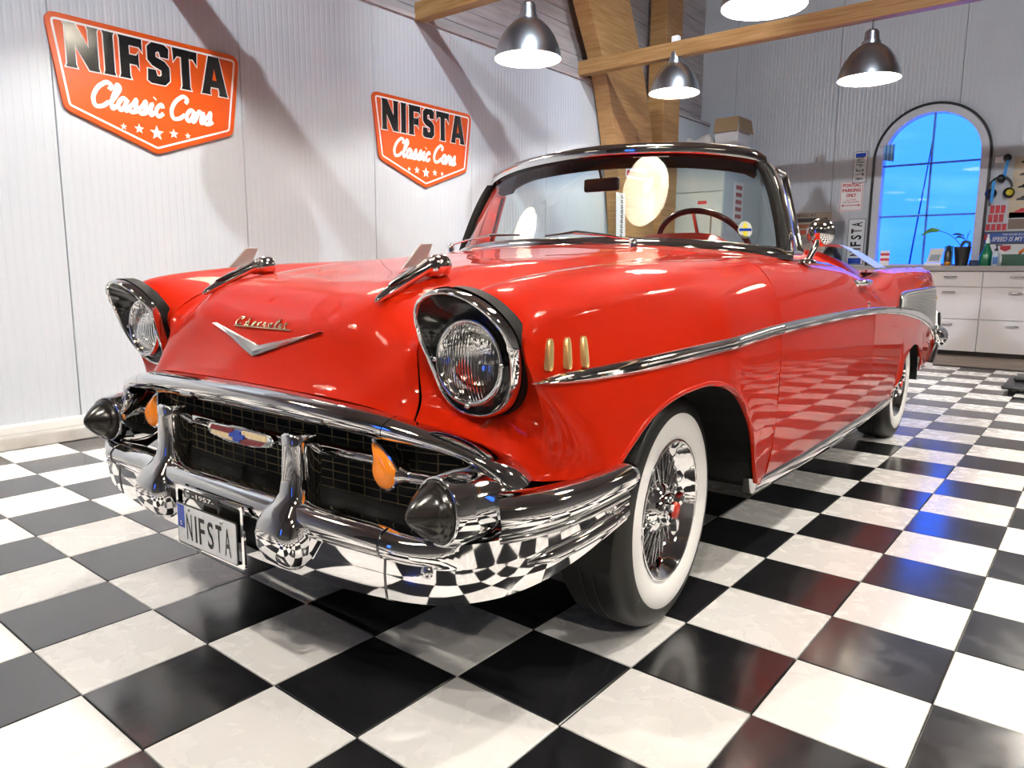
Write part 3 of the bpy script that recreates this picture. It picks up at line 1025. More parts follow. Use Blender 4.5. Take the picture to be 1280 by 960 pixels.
# --- underside, wheel wells, engine bay block
mb = MB()
mb.box((-.86, .48, .27), (.86, 2.5, .34)).box((-.62, -.62, .25), (.62, .48, .36)).box((-.62, 2.5, .28), (.62, 4.1, .40))
mb.build('floor_pan', M_under, car)
mb = MB()
mb.box((-.62, -.66, .36), (.62, .48, .78))
mb.build('engine_bay', M_under, car)
for s in (1, -1):
    for yc, rr, zc, xin in ((-.03, .455, .30, .40), (2.95, .43, .30, .45)):
        mb = MB()
        ring = [(yc - rr * math.cos(math.pi * k / 20), zc + (.43 if yc < 1 else .30) * math.sin(math.pi * k / 20)) for k in range(21)]
        outer = [(s * (side_x(y, max(.60, min(z, .70))) - .02), y, z) for y, z in ring]
        inner = [(s * xin, y, z) for y, z in ring]
        mb.grid([outer, inner])
        mb.add([(s * xin, y, z) for y, z in ring], [tuple(range(len(ring)))])
        mb.build('wheel_well', M_under, car, smooth=False)
    # rocker trim
    path = [(s * (.905 - .001), .40, .300), (s * .908, .9, .287), (s * .908, 1.6, .287), (s * .902, 2.2, .287), (s * .898, 2.50, .292)]
    mb = MB()
    rings = []
    for p in spline(path, 6):
        o = Vector(p)
        rings.append([o + Vector((s * a, 0, b)) for a, b in ((.004, .022), (.010, .012), (.010, -.012), (.002, -.024), (-.03, -.024), (-.03, .022))])
    mb.loft(rings, flip=(s < 0))
    mb.build('rocker_trim', M_chrome, car, smooth=True, angle=50)

# ------------------------------------------------------------------ chrome front of the car
def mirrored(make):
    for s in (1, -1):
        make(s)

# hood-lip moulding: three pieces, section bulging between a top and a bottom edge
TOPE = [(0, -.820, .690), (.3, -.811, .684), (.54, -.784, .664), (.640, -.764, .645), (.735, -.738, .617), (.80, -.715, .583), (.828, -.698, .545)]
BOTE = [(0, -.838, .628), (.3, -.828, .622), (.52, -.800, .608), (.605, -.782, .600), (.68, -.758, .590), (.735, -.735, .570), (.765, -.715, .538)]
tp, bt = spline(TOPE, 8), spline(BOTE, 8)
def lip_rings(i0, i1, s, shave=(0, 0)):
    rings = []
    for i in range(i0, i1 + 1):
        a, b = tp[i], bt[i]
        d = b - a
        t = (tp[min(i + 1, len(tp) - 1)] - tp[max(i - 1, 0)]).normalized()
        n = t.cross(d).normalized()
        if n.y > 0:
            n = -n
        off = Vector((0, 0, 0))
        if i == i0:
            off = t * shave[0]
        if i == i1:
            off = -t * shave[1]
        ring = []
        for k in range(9):
            w = k / 8
            ring.append(a + d * w + n * (.034 * math.sin(math.pi * w) ** 0.7) + off)
        ring += [b - n * .03 + off, a - n * .03 + off]
        rings.append([Vector((s * p.x, p.y, p.z)) for p in ring])
    return rings
ia = 16
mid = [[Vector(p) for p in r] for r in reversed(lip_rings(1, ia, -1, (0, .001)))] + lip_rings(0, ia, 1, (0, .001))
MB().loft(mid).build('hood_lip_moulding', M_chrome, car, smooth=True, angle=60)
for s in (1, -1):
    r = lip_rings(ia, len(tp) - 1, s, (.0012, 0))
    MB().loft(r, flip=(s < 0)).build('corner_moulding', M_chrome, car, smooth=True, angle=60)

# grille: dark backing, woven mesh, horizontal bar
mb = MB()
arcg = [(-.76, -.62), (-.6, -.70), (-.3, -.735), (0, -.745), (.3, -.735), (.6, -.70), (.76, -.62)]
gp = spline([(x, y, 0) for x, y in arcg], 8)
mb.grid([[(p.x, p.y + .015, .66) for p in gp], [(p.x, p.y + .015, .28) for p in gp]])
mb.build('grille_backing', M_under, car)
mb = MB()
def gy(x):
    return hermite_1d([p[1] for p in arcg], [p[0] for p in arcg], x) - .002
for k in range(10):
    z = .4425 + k * .0215
    mb.tube([(x / 10 * .72, gy(x / 10 * .72), z) for x in range(-10, 11)], .0013, 4)
for k in range(-13, 14):
    x = k * .0535
    mb.tube([(x, gy(x) - .001, .44), (x, gy(x) - .001, .64)], .0015, 4)
tag(mb.build('grille_mesh', principled('grille_wire', (.30, .24, .14), .4, 1.0), car), 'fine gold wire mesh')

mb = MB()
bar = []
for k in range(25):
    x = -.50 + k / 24
    y = gy(x) - .040 + .004
    bar.append([(x, y - a, .550 + b) for a, b in ((-.02, .014), (.004, .016), (.014, .008), (.017, 0), (.014, -.008), (.004, -.016), (-.02, -.014))])
mb.loft(bar)
mb.build('grille_bar', M_chrome, car, smooth=True, angle=50)

# centre emblem on the bar
em = empty('grille_emblem', (0, -.805, .550), car)
fe = (Vector((0, 0, 0)), Vector((1, 0, 0)), Vector((0, 0, 1)), Vector((0, -1, 0)))
def fr_at(n):
    return (Vector((0, -n, 0)), fe[1], fe[2], fe[3])
hull = [(-.150, .004), (-.135, .019), (-.045, .021), (-.03, .024), (.03, .024), (.045, .021), (.135, .019), (.150, .004), (.138, -.012), (.05, -.024), (-.05, -.024), (-.138, -.012)]
MB().prism(hull, .022, fr_at(0)).build('emblem_case', M_chrome, em, bevel=.004, smooth=True, angle=40)
M_maroon = principled('maroon_enamel', (.16, .006, .012), .15)
M_cream = principled('cream_enamel', (.78, .62, .36), .25)
M_blue = principled('blue_enamel', (.01, .05, .38), .2)
MB().prism([(-.128, .003), (-.120, .015), (-.02, .016), (-.02, .002)], .003, fr_at(.022)).build('maroon_field', M_maroon, em)
MB().prism([(.02, -.003), (.125, -.001), (.10, -.013), (.04, -.019), (.0, -.019)], .003, fr_at(.022)).build('maroon_field', M_maroon, em)
for k in range(9):
    MB().prism([(-.122 + k * .0115, .001), (-.112 + k * .0115, .001), (-.112 + k * .0115, -.010 - .0008 * k), (-.122 + k * .0115, -.009 - .0008 * k)], .003, fr_at(.022)).build('cream_bar', M_cream, em)
    MB().prism([(.020 + k * .0115, .001), (.030 + k * .0115, .001), (.030 + k * .0115, .015), (.020 + k * .0115, .015)], .003, fr_at(.022)).build('cream_bar', M_cream, em)
MB().prism([(-.036, -.005), (-.030, .006), (-.016, .006), (-.012, .013), (.018, .013), (.016, .006), (.036, .006), (.030, -.006), (.014, -.006), (.012, -.014), (-.018, -.014), (-.016, -.005)], .006, fr_at(.022)).build('bow_tie', M_blue, em)

# teardrop parking lights
def parking(s):
    root = empty('parking_light', (s * .512, -.785, .540), car)
    loop = []
    for k in range(24):
        w = 2 * math.pi * k / 24
        x, z = .036 * math.cos(w), .040 * math.sin(w)
        up_ = max(0, math.sin(w))
        z += .020 * up_ ** 3
        x = x * (1 - .45 * up_ ** 2) - .034 * up_ ** 3
        loop.append((s * x, z))
    sc = lambda f, y: [Vector((a * f, y, b * f)) for a, b in loop]
    MB().loft([sc(.55, .05), sc(.95, .02), sc(1.13, -.004), sc(1.13, -.009), sc(1.02, -.010)], flip=(s > 0)).build('bezel', M_chrome, root, smooth=True, angle=40)
    MB().loft([sc(1.03, -.007), sc(.95, -.016), sc(.7, -.021), sc(.3, -.023)], flip=(s > 0)).build('lens', M_amber, root, smooth=True, angle=60)
    MB().tube(spline([(0, .0, -.005), (s * .05, .012, -.008), (s * .11, .02, -.008), (s * .16, .03, -.02)], 4), [.022] * 4 + [.014] * 5 + [.016] * 4, 10).build('stalk', M_chrome, root, smooth=True)
mirrored(parking)

# bumper blade: plan path with outward normals, profile of (out, z-fraction)
PATH = [(0, -.872), (.2, -.872), (.40, -.866), (.55, -.855), (.66, -.842), (.745, -.818), (.815, -.775), (.865, -.715), (.895, -.64), (.912, -.56), (.922, -.475)]
ZTOP = [.448, .448, .450, .448, .440, .440, .455, .472, .488, .502, .512]
ZBOT = [.262, .263, .268, .278, .290, .306, .325, .350, .378, .405, .430]
path = spline([(x, y, 0) for x, y in PATH], 6)
zt = spline([(i, z, 0) for i, z in enumerate(ZTOP)], 6)
zb_ = spline([(i, z, 0) for i, z in enumerate(ZBOT)], 6)
def path_normal(i):
    t = (path[min(i + 1, len(path) - 1)] - path[max(i - 1, 0)]).normalized()
    if i == 0:
        t = Vector((1, 0, 0))
    return Vector((t.y, -t.x, 0))
# out, height fraction: rolled top, crease, flat face, tucked foot
PROF = [(-.05, .93), (-.02, .985), (.005, 1.0), (.026, .96), (.038, .86), (.038, .74), (.028, .655), (.018, .635), (.016, .60), (.018, .42), (.016, .22), (.012, .07), (-.008, .0), (-.05, .0)]
def blade(i0, i1, s):
    rings = []
    for i in range(i0, i1 + 1):
        p, n = path[i], path_normal(i)
        z0, z1 = zb_[i].y, zt[i].y
        fade = 1.0 - max(0, min(1, (i - 22) / 8))
        rings.append([Vector((s * (p.x + n.x * (a if h < .6 else a * fade + (0.016 if a > 0 else 0) * (1 - fade))), p.y + n.y * (a if h < .6 else a * fade + (0.016 if a > 0 else 0) * (1 - fade)), z0 + (z1 - z0) * h)) for a, h in PROF])
    return rings
iw = 20
cent = list(reversed([r for r in blade(1, iw, -1)])) + blade(0, iw, 1)
MB().grid(cent).build('bumper_centre', M_chrome, car, smooth=True, solid=.004)
for s in (1, -1):
    bl = blade(iw, len(path) - 1, s)
    MB().grid(bl, flip=(s < 0)).build('bumper_wing', M_chrome, car, smooth=True, solid=.004)
    # joint bead between centre and wing
    MB().tube([p + Vector((0, -.001, 0)) for p in blade(iw, iw, s)[0][2:-1]], .0022, 6).build('joint_bead', M_darkchrome, car, smooth=True)
    # upper roll on the wing
    up_path, up_rad = [], []
    for i in range(36, len(path)):
        w = (i - 36) / (len(path) - 37)
        p, n = path[i], path_normal(i)
        up_path.append(Vector((s * (p.x + n.x * .012), p.y + n.y * .012, .505 + .032 * w)))
        up_rad.append(.046 - .016 * w)
    e = up_path[-1]
    up_path += [e + Vector((0, .008, 0)), e + Vector((0, .013, 0))]
    up_rad += [.020, .006]
    MB().tube(up_path, up_rad, 20).build('bumper_roll', M_chrome, car, smooth=True)
    # bead under the roll and rib low on the side
    bd = []
    for i in range(36, len(path) - 1):
        w = (i - 36) / (len(path) - 37)
        p, n = path[i], path_normal(i)
        bd.append(Vector((s * (p.x + n.x * .022), p.y + n.y * .022, .456 + .044 * w)))
    MB().tube(bd, .008, 10).build('bumper_bead', M_chrome, car, smooth=True)
    rb, rr = [], []
    idx = list(range(40, len(path) - 1))
    for q, i in enumerate(idx):
        w = q / (len(idx) - 1)
        p, n = path[i], path_normal(i)
        rb.append(Vector((s * (p.x + n.x * .016), p.y + n.y * .016, .405 + .055 * w)))
        rr.append(.018 * min(1, .25 + w * 4) * (1 if w < .85 else .75))
    MB().tube(rb, rr, 12).build('bumper_rib', M_chrome, car, smooth=True)
    # bolts
    for i, z in ((26, .375), (55, .478)):
        p, n = path[i], path_normal(i)
        MB().lathe([(0.0, .008), (.008, .007), (.013, .003), (.014, 0)], origin=(s * (p.x + n.x * .016), p.y + n.y * .016, z), axis=(s * n.x, n.y, 0), seg=14).build('bumper_bolt', M_chrome, car, smooth=True)
    # bullet: chrome sleeve and black rubber tip
    ax = Vector((s * -.20, -1, .04)).normalized()
    o = Vector((s * .713, -.843, .503))
    MB().lathe([(.0645, .0), (.068, .003), (.071, -.002), (.079, -.04), (.084, -.08), (.084, -.12), (.07, -.16)], origin=o, axis=ax, seg=36).build('bullet_sleeve', M_chrome, car, smooth=True)
    MB().lathe([(0.0, .072), (.006, .0705), (.020, .061), (.036, .044), (.047, .030), (.0545, .019), (.0545, .016), (.0595, .012), (.0635, .001), (.0635, -.01)], origin=o, axis=ax, seg=36).build('bullet_tip', M_rubber if False else principled('bullet_rubber', (.012, .010, .009), .22), car, smooth=True)
    # vertical guard
    st = [(.290, .012, -.885, -.84), (.297, .040, -.908, -.83), (.315, .060, -.928, -.82), (.345, .072, -.942, -.82), (.378, .073, -.945, -.82), (.405, .070, -.938, -.82), (.428, .060, -.922, -.82),
          (.445, .046, -.904, -.815), (.465, .038, -.892, -.81), (.50, .034, -.886, -.805), (.575, .032, -.882, -.80), (.590, .035, -.882, -.80), (.597, .030, -.874, -.81)]
    rings = []
    for z, w, yf, yb in st:
        ring = []
        for k in range(20):
            a = 2 * math.pi * k / 20
            ca, sa = math.cos(a), math.sin(a)
            e_ = .5
            x = w * math.copysign(abs(ca) ** e_, ca)
            y = (yf + yb) / 2 + (yb - yf) / 2 * math.copysign(abs(sa) ** e_, sa)
            ring.append(Vector((s * .285 + x, y, z + .012 * (y - yb) / .12 * -1 if z > .58 else z)))
        rings.append(ring)
    MB().loft(rings).build('bumper_guard', M_chrome, car, smooth=True)

# number plate with frame
pl = empty('number_plate', (0.004, -.915, .322), car)
pf = lambda n: (Vector((0, -n, 0)), Vector((1, 0, 0)), Vector((0, 0, 1)), Vector((0, -1, 0)))
M_plate = principled('plate_white', (.72, .73, .74), .35)
rect = lambda w, h, cx=0, cz=0: [(cx - w / 2, cz - h / 2), (cx + w / 2, cz - h / 2), (cx + w / 2, cz + h / 2), (cx - w / 2, cz + h / 2)]
MB().prism(rounded_poly(rect(.274, .107), .008), .003, pf(.012)).build('plate_edge', M_black, pl)
MB().prism(rounded_poly(rect(.268, .101), .007), .0012, pf(.015)).build('plate_face', M_plate, pl)
MB().prism(rect(.033, .060, -.1165, .0195), .0008, pf(.0163)).build('blue_band', M_blue, pl)
mb = MB()
add_text(mb, 'S', (Vector((-.1165, -.0172, .001)), Vector((1, 0, 0)), Vector((0, 0, 1)), Vector((0, -1, 0))), .014, .004, fit=(.007, .011))
mb.build('band_letter', M_signwhite, pl)
mb = MB()
for k, ch in enumerate('NIFSTA'):
    cx = (-.078, -.046, -.018, .022, .060, .098)[k]
    add_text(mb, ch, (Vector((cx, -.0163, -.003)), Vector((1, 0, 0)), Vector((0, 0, 1)), Vector((0, -1, 0))), .05, .012, fit=(.008 if ch == 'I' else .027, .070))
mb.build('plate_letters', M_signblack, pl)
for cx in (-.075, .075):
    MB().lathe([(0, .003), (.004, .0025), (.005, 0)], origin=(cx, -.0165, .042), axis=(0, -1, 0), seg=10).build('screw', M_steel, pl, smooth=True)
mb = MB()
fo, fi = rounded_poly(rect(.305, .158, .008, .020), .010), rounded_poly(rect(.285, .138, .008, .020), .008)
a = [Vector((x, -.006, z)) for x, z in fo]
b = [Vector((x, -.012, z)) for x, z in fo]
c = [Vector((x, -.012, z)) for x, z in fi]
d = [Vector((x, .0, z)) for x, z in fi]
mb.grid([a, b, c, d], close_v=True)
mb.build('plate_frame', M_chrome, pl, smooth=True, angle=40)
MB().prism(rect(.16, .021, -.02, .083), .002, pf(.012)).build('year_strip', M_signblack, pl)
mb = MB()
add_text(mb, '-1957-', (Vector((-.01, -.0142, .083)), Vector((1, 0, 0)), Vector((0, 0, 1)), Vector((0, -1, 0))), .02, .012, fit=(.10, .012))
mb.build('year_digits', M_signwhite, pl)
MB().lathe([(0, .003), (.009, .0025), (.010, 0)], origin=(-.083, -.0135, .083), axis=(0, -1, 0), seg=14).build('year_badge', M_steel, pl, smooth=True)
MB().box((-.03, .0, -.03), (.03, .06, .09)).build('plate_bracket', M_darkchrome, pl)

# ------------------------------------------------------------------ headlights
BZ_ = [(.711, .934), (.668, .928), (.625, .908), (.595, .872), (.588, .832), (.598, .79), (.606, .75), (.618, .705), (.645, .676), (.69, .664), (.74, .670), (.785, .692), (.818, .730), (.838, .780), (.842, .832), (.828, .875), (.795, .910), (.755, .928)]
BC = (.691, .785)
def bez(s, f, dy, fz=None, cen=None):
    cx, cz = cen or BC
    out = []
    for x, z in bz:
        y = -.735 - .34 * (z - .79)
        if z > .85:
            y -= .25 * (z - .85)
        out.append(Vector((s * (cx + (x - cx) * f), y + dy, cz + (z - cz) * (fz or f))))
    return out
def headlight(s):
    root = empty('headlight', (0, 0, 0), car)
    fl = (s > 0)
    MB().loft([bez(s, 1.05, .062), bez(s, 1.045, .026)], cap=False, flip=fl).build('gasket', M_gasket, root, smooth=True)
    MB().loft([bez(s, 1.035, .055), bez(s, 1.03, .030), bez(s, 1.01, .008), bez(s, .985, .0), bez(s, .955, -.001), bez(s, .94, .008)], cap=False, flip=fl).build('bezel', M_chrome, root, smooth=True)
    # recessed bowl down to the lamp ring
    n = len(bz)
    LC = Vector((s * .688, -.712, .785))
    ring = []
    for (x, z) in bz:
        a = math.atan2(z - .785, (x - .688))
        ring.append(LC + Vector((s * .090 * math.cos(a), 0, .090 * math.sin(a))))
    mid = [(p * .45 + q * .55) + Vector((0, .012, 0)) for p, q in zip(bez(s, .94, .008), ring)]
    MB().loft([bez(s, .94, .008), mid, ring], cap=False, flip=fl).build('bowl', principled('bowl_black', (.012, .012, .013), .15), root, smooth=True)
    ax = (0, -1, 0)
    MB().lathe([(.091, -.004), (.091, .009), (.087, .012), (.082, .009), (.080, .0)], origin=LC, axis=ax, seg=40).build('retaining_ring', M_chrome, root, smooth=True)
    for k in range(3):
        a = (-90, 0, 180)[k] * math.pi / 180
        MB().lathe([(0, .006), (.005, .005), (.006, 0)], origin=LC + Vector((.091 * math.cos(a), -.010, .091 * math.sin(a))), axis=(0, -1, 0), seg=10).build('ring_screw', M_steel, root, smooth=True)
    # reflector
    MB().lathe([(.082, .0), (.079, -.015), (.067, -.035), (.045, -.05), (.018, -.058), (.0, -.06)], origin=LC, axis=ax, seg=40).build('reflector', principled('reflector', (.75, .75, .74), .08, 1.0), root, smooth=True)
    MB().lathe([(0, -.02), (.012, -.022), (.014, -.03), (.012, -.06)], origin=LC, axis=ax, seg=16).build('lamp_shield', M_steel, root, smooth=True)
    # fluted lens
    rows = []
    N = 56
    for q in range(0, 12):
        r = .082 * q / 11
        row = []
        for k in range(N):
            a = 2 * math.pi * k / N
            x, z = r * math.cos(a), r * math.sin(a)
            dome = .020 * (1 - (r / .082) ** 2)
            row.append(Vector((LC.x + x, LC.y - .004 - dome, LC.z + z)))
        rows.append(row)
    o = MB().grid(rows, close_v=True).build('lens', M_lens, root, smooth=True)
M_lens = principled('fluted_lens', (1, 1, 1), .02, 0.0, **{'Transmission Weight': 1.0, 'IOR': 1.12})
nt_ = M_lens.node_tree
tc_ = nt_.nodes.new('ShaderNodeTexCoord')
wv_ = nt_.nodes.new('ShaderNodeTexWave')
wv_.wave_type = 'BANDS'
wv_.bands_direction = 'X'
wv_.inputs['Scale'].default_value = 40.0
wv_.inputs['Distortion'].default_value = 0.0
bp_ = nt_.nodes.new('ShaderNodeBump')
bp_.inputs['Strength'].default_value = 0.55
bp_.inputs['Distance'].default_value = 0.004
nt_.links.new(tc_.outputs['Object'], wv_.inputs['Vector'])
nt_.links.new(wv_.outputs['Color'], bp_.inputs['Height'])
nt_.links.new(bp_.outputs['Normal'], nt_.nodes['Principled BSDF'].inputs['Normal'])
mirrored(headlight)

# ------------------------------------------------------------------ hood ornaments, V and script
def hood_z(x, y):
    best = min((p for r in hood_rows for p in r), key=lambda p: (p.x - x) ** 2 + (p.y - y) ** 2 - (0.0001 * p.z))
    return best.z
def ornament(s):
    zr = hood_z(.38, -.47)
    root = empty('hood_spear', (s * .375, 0, 0), car)
    zA, zB = hood_z(.37, -.66), zr
    axis = Vector((0, -.47 + .66, zB - zA)).normalized()
    # long tapered keel
    rings = []
    for y, w, h, lift in ((-.688, .003, .003, .0), (-.680, .009, .009, .0), (-.655, .014, .013, .0), (-.60, .018, .016, .0), (-.56, .021, .018, .0), (-.525, .022, .020, .0)):
        z = hood_z(.37, -.675) + .012 + (y + .68) / .155 * (zr + .022 - hood_z(.37, -.675) - .012)
        rings.append([Vector((w * math.cos(2 * math.pi * k / 16), y, z + h * math.sin(2 * math.pi * k / 16))) for k in range(16)])
    MB().loft(rings, flip=True).build('keel', M_chrome, root, smooth=True)
    # wing plate on the keel
    rings = []
    for y, w in ((-.645, .006), (-.62, .020), (-.58, .030), (-.54, .032)):
        z = hood_z(.37, -.675) + .026 + (y + .68) / .155 * (zr + .030 - hood_z(.37, -.675) - .026)
        rings.append([Vector((a * w, y, z + b)) for a, b in ((-1, 0), (0, .006), (1, 0), (0, -.004))])
    MB().loft(rings, flip=True).build('wing_plate', M_darkchrome, root, smooth=True)
    c = Vector((0, -.525, zr + .020))
    MB().lathe([(0, -.002), (.020, .0), (.023, .006), (.019, .010), (.024, .014), (.020, .018), (.025, .022), (.021, .026), (.026, .030), (.0285, .034), (.0285, .068), (.025, .074), (.015, .076), (.013, .07), (0, .07)], origin=c, axis=(0, 1, .12), seg=28).build('jet_drum', M_chrome, root, smooth=True, angle=50)
    zf = hood_z(.37, -.55) + .03
    MB().prism([(-.605, zf - .002), (-.525, zf + .010), (-.497, zf + .062), (-.540, zf + .060)], .006, (Vector((-.003, 0, 0)), Vector((0, 1, 0)), Vector((0, 0, 1)), Vector((1, 0, 0)))).build('fin', principled('satin_metal', (.46, .43, .40), .35, .5), root, bevel=.0015)
mirrored(ornament)

def nose_point(x, z):
    pts = [p for r in hood_rows for p in r if p.y < -.5]
    best = sorted(pts, key=lambda p: (p.x - x) ** 2 + (p.z - z) ** 2)[:4]
    ws = [1 / (1e-4 + math.hypot(p.x - x, p.z - z)) for p in best]
    return sum(w * p.y for w, p in zip(ws, best)) / sum(ws)
def nose_strip(poly, h, name, m, bev=.002):
    front = [Vector((x, nose_point(x, z) - h, z)) for x, z in poly]
    back = [Vector((x, nose_point(x, z) + .004, z)) for x, z in poly]
    n = len(poly)
    mb = MB()
    mb.add(front + back, [tuple(range(n)), tuple(reversed(range(n, 2 * n)))] + [(i, i + n, (i + 1) % n + n, (i + 1) % n) for i in range(n)])
    return mb.build(name, m, car, weld=True)
M_satin = principled('satin_silver', (.62, .61, .60), .30, 1.0)
vpts = 6
def vee(s):
    A, B = (0.0, .749), (s * .235, .822)
    poly_lo = [(A[0] + (B[0] - A[0]) * k / vpts, A[1] + (B[1] - A[1]) * k / vpts) for k in range(vpts + 1)]
    poly_hi = [(x, z + .026 * (1 - abs(x) / .235) + .003) for x, z in poly_lo]
    return poly_lo, poly_hi
mb = MB()
for s in (1, -1):
    lo, hi = vee(s)
    rows = []
    for (x0, z0), (x1, z1) in zip(lo, hi):
        xm, zm = (x0 + x1) / 2, (z0 + z1) / 2
        rows.append([Vector((x0, nose_point(x0, z0) + .002, z0)), Vector((x0, nose_point(x0, z0) - .007, z0 + .002)), Vector((xm, nose_point(xm, zm) - .014, zm)), Vector((x1, nose_point(x1, z1) - .007, z1 - .002)), Vector((x1, nose_point(x1, z1) + .002, z1))])
    mb.grid(rows, flip=(s > 0))
mb.build('hood_vee', M_satin, car, weld=True)
mb = MB()
fr0 = (Vector((-.135, -.757, .822)), Vector((1, 0, 0)), Vector((0, .35, .94)), Vector((0, -1, .3)).normalized())
add_script(mb, 'Chevrolet', fr0, .235, .0115, .0017, .006, shear=.15, narrow=.55)
mb.tube([fr0[0] + fr0[1] * .0 + fr0[2] * -.002 + fr0[3] * .003, fr0[0] + fr0[1] * .25 + fr0[2] * -.002 + fr0[3] * .003], .002, 6)
for i, p in enumerate(mb.v):
    x, y, z = p
    off = (y - (-.757)) - (z - .822) * .37
    mb.v[i] = (x, nose_point(x, z) + off - .003, z)
mb.build('hood_script', principled('script_gold', (.60, .50, .34), .25, 1.0), car, smooth=True)

# ------------------------------------------------------------------ side trim
TRIM = [(-.705, .753, .002), (-.65, .756, .010), (-.50, .760, .016), (-.3, .765, .018), (.1, .778, .018), (.5, .795, .018), (.9, .803, .018), (1.35, .806, .018), (1.8, .801, .018), (2.15, .790, .019), (2.5, .772, .021), (2.85, .745, .024), (3.2, .708, .027), (3.55, .660, .030), (3.85, .608, .033), (4.1, .555, .034), (4.24, .52, .03)]
tl = spline([(y, z, h) for y, z, h in TRIM], 5)
segs = {'fender_trim': (-9, .4965), 'door_trim': (.5025, 1.797), 'quarter_trim': (1.803, 9)}
for nm, (a, b) in segs.items():
    lo_, hi_ = max(a, tl[0].x), min(b, tl[-1].x)
    cut_ = [lo_ + (hi_ - lo_) * k / 40 for k in range(41)]
    pts = [Vector((y_, *[hermite_1d([q[c_] for q in TRIM], [q[0] for q in TRIM], y_) for c_ in (1, 2)])) for y_ in cut_]
    for s in (1, -1):
        rings = []
        for p in pts:
            y, z, h = p.x, p.y, p.z
            xs = side_x(y, z)
            rings.append([Vector((s * (xs + o), y, z + v * h)) for o, v in ((-.004, 1), (.006, .85), (.011, .3), (.0085, 0), (.011, -.3), (.006, -.85), (-.004, -1))])
        MB().grid(rings, flip=(s > 0)).build(nm, M_chrome, car, smooth=True, angle=50)
# ribbed insert and its upper moulding
UP = [(2.38, .786), (2.41, .81), (2.47, .842), (2.60, .859), (2.85, .866), (3.3, .870), (3.8, .870), (4.24, .868)]
ul = spline([(y, z, 0) for y, z in UP], 6)
def low_z(y):
    return min(tl, key=lambda p: abs(p.x - y)).y + .012
for s in (1, -1):
    ribs = []
    for p in ul:
        y, zu = p.x, p.y
        zl = low_z(y)
        n = 24
        ribs.append([Vector((s * (side_x(y, zl + (zu - zl) * k / n) + .004 + .0025 * (k % 2)), y, zl + (zu - zl) * k / n)) for k in range(n + 1)])
    MB().grid(ribs, flip=(s < 0)).build('ribbed_insert', M_ribbed, car)
    rings = []
    for p in ul:
        xs = side_x(p.x, p.y)
        rings.append([Vector((s * (xs + o), p.x, p.y + v)) for o, v in ((-.003, .012), (.010, .008), (.013, 0), (.010, -.008), (-.003, -.012))])
    MB().grid(rings, flip=(s > 0)).build('insert_moulding', M_chrome, car, smooth=True)
    MB().lathe([(0, .006), (.012, .005), (.014, 0)], origin=(s * (side_x(4.1, .80) + .006), 4.1, .80), axis=(s, 0, 0), seg=12).build('insert_badge', M_gold, car, smooth=True)
    # gold gills on the fender
    for k in range(3):
        y = -.665 + k * .047
        mb = MB()
        rings = []
        for z, w in ((.776, .003), (.779, .007), (.788, .009), (.820, .009), (.831, .0075), (.837, .005), (.839, .002)):
            xs = side_x(y, z)
            tilt = (z - .78) * .22
            rings.append([Vector((s * (xs + o), y + a * w + tilt, z)) for o, a in ((-.002, -1), (.010, -.8), (.008, 0), (.010, .8), (-.002, 1))])
        mb.grid(rings, flip=(s < 0))
        mb.build('gold_gill', M_gold, car, smooth=True, angle=35)
    # door handle, lock and mirror
    hx = side_x(1.68, .925)
    MB().tube(spline([(s * (hx + .0), 1.585, .925), (s * (hx + .03), 1.60, .928), (s * (hx + .034), 1.66, .93), (s * (hx + .032), 1.73, .928)], 5), [.013] * 5 + [.012] * 10 + [.008], 12).build('door_handle', M_chrome, car, smooth=True)
    MB().lathe([(0, .02), (.013, .018), (.016, .0)], origin=(s * (hx - .002), 1.585, .925), axis=(s, 0, 0), seg=16).build('handle_boss', M_chrome, car, smooth=True)
    MB().lathe([(0, .006), (.010, .005), (.012, 0)], origin=(s * side_x(1.69, .835), 1.69, .835), axis=(s, 0, 0), seg=12).build('door_lock', M_chrome, car, smooth=True)
mr = empty('door_mirror', (.85, 1.02, 1.005), car)
MB().lathe([(.035, 0), (.030, .012), (.018, .018), (0, .018)], seg=20).build('mirror_base', M_chrome, mr, smooth=True)
MB().tube(spline([(0, 0, .01), (.01, .03, .05), (.02, .05, .09)], 4), [.011] * 9, 10).build('mirror_stalk', M_chrome, mr, smooth=True)
MB().lathe([(0, -.030), (.02, -.028), (.042, -.016), (.052, .0), (.052, .006)], origin=(.025, .055, .115), axis=(-.25, 1, .1), seg=28).build('mirror_shell', M_chrome, mr, smooth=True)
MB().lathe([(.051, .005), (0, .006)], origin=(.025, .055, .115), axis=(-.25, 1, .1), seg=28).build('mirror_glass', M_chrome, mr, smooth=True)

# ------------------------------------------------------------------ windscreen
WBH = [(0, .630, 1.088), (.20, .642, 1.087), (.36, .668, 1.083), (.50, .706, 1.076), (.61, .762, 1.068), (.70, .828, 1.059), (.765, .890, 1.051), (.797, .945, 1.045)]
WB_ = [(-x, y, z) for x, y, z in reversed(WBH[1:])] + WBH
WTH = [(0, .868, 1.455), (.16, .876, 1.452), (.30, .896, 1.446), (.42, .922, 1.437), (.51, .955, 1.427), (.58, .985, 1.416), (.63, 1.008, 1.402), (.660, 1.028, 1.380)]
WT_ = [(-x, y, z) for x, y, z in reversed(WTH[1:])] + WTH
wb_, wt_ = spline(WB_, 6), spline(WT_, 6)
ws = empty('windscreen', (0, 0, 0), car)
rows = []
for k in range(9):
    w = k / 8
    bulge = .002 * math.sin(math.pi * w)
    row = []
    for a, b in zip(wb_, wt_):
        c = a + (b - a) * w
        out = Vector((c.x, (c.y - 1.25), 0)).normalized()
        row.append(c + out * bulge)
    rows.append(row)
MB().grid(rows).build('glass', M_windscreen, ws, smooth=True)
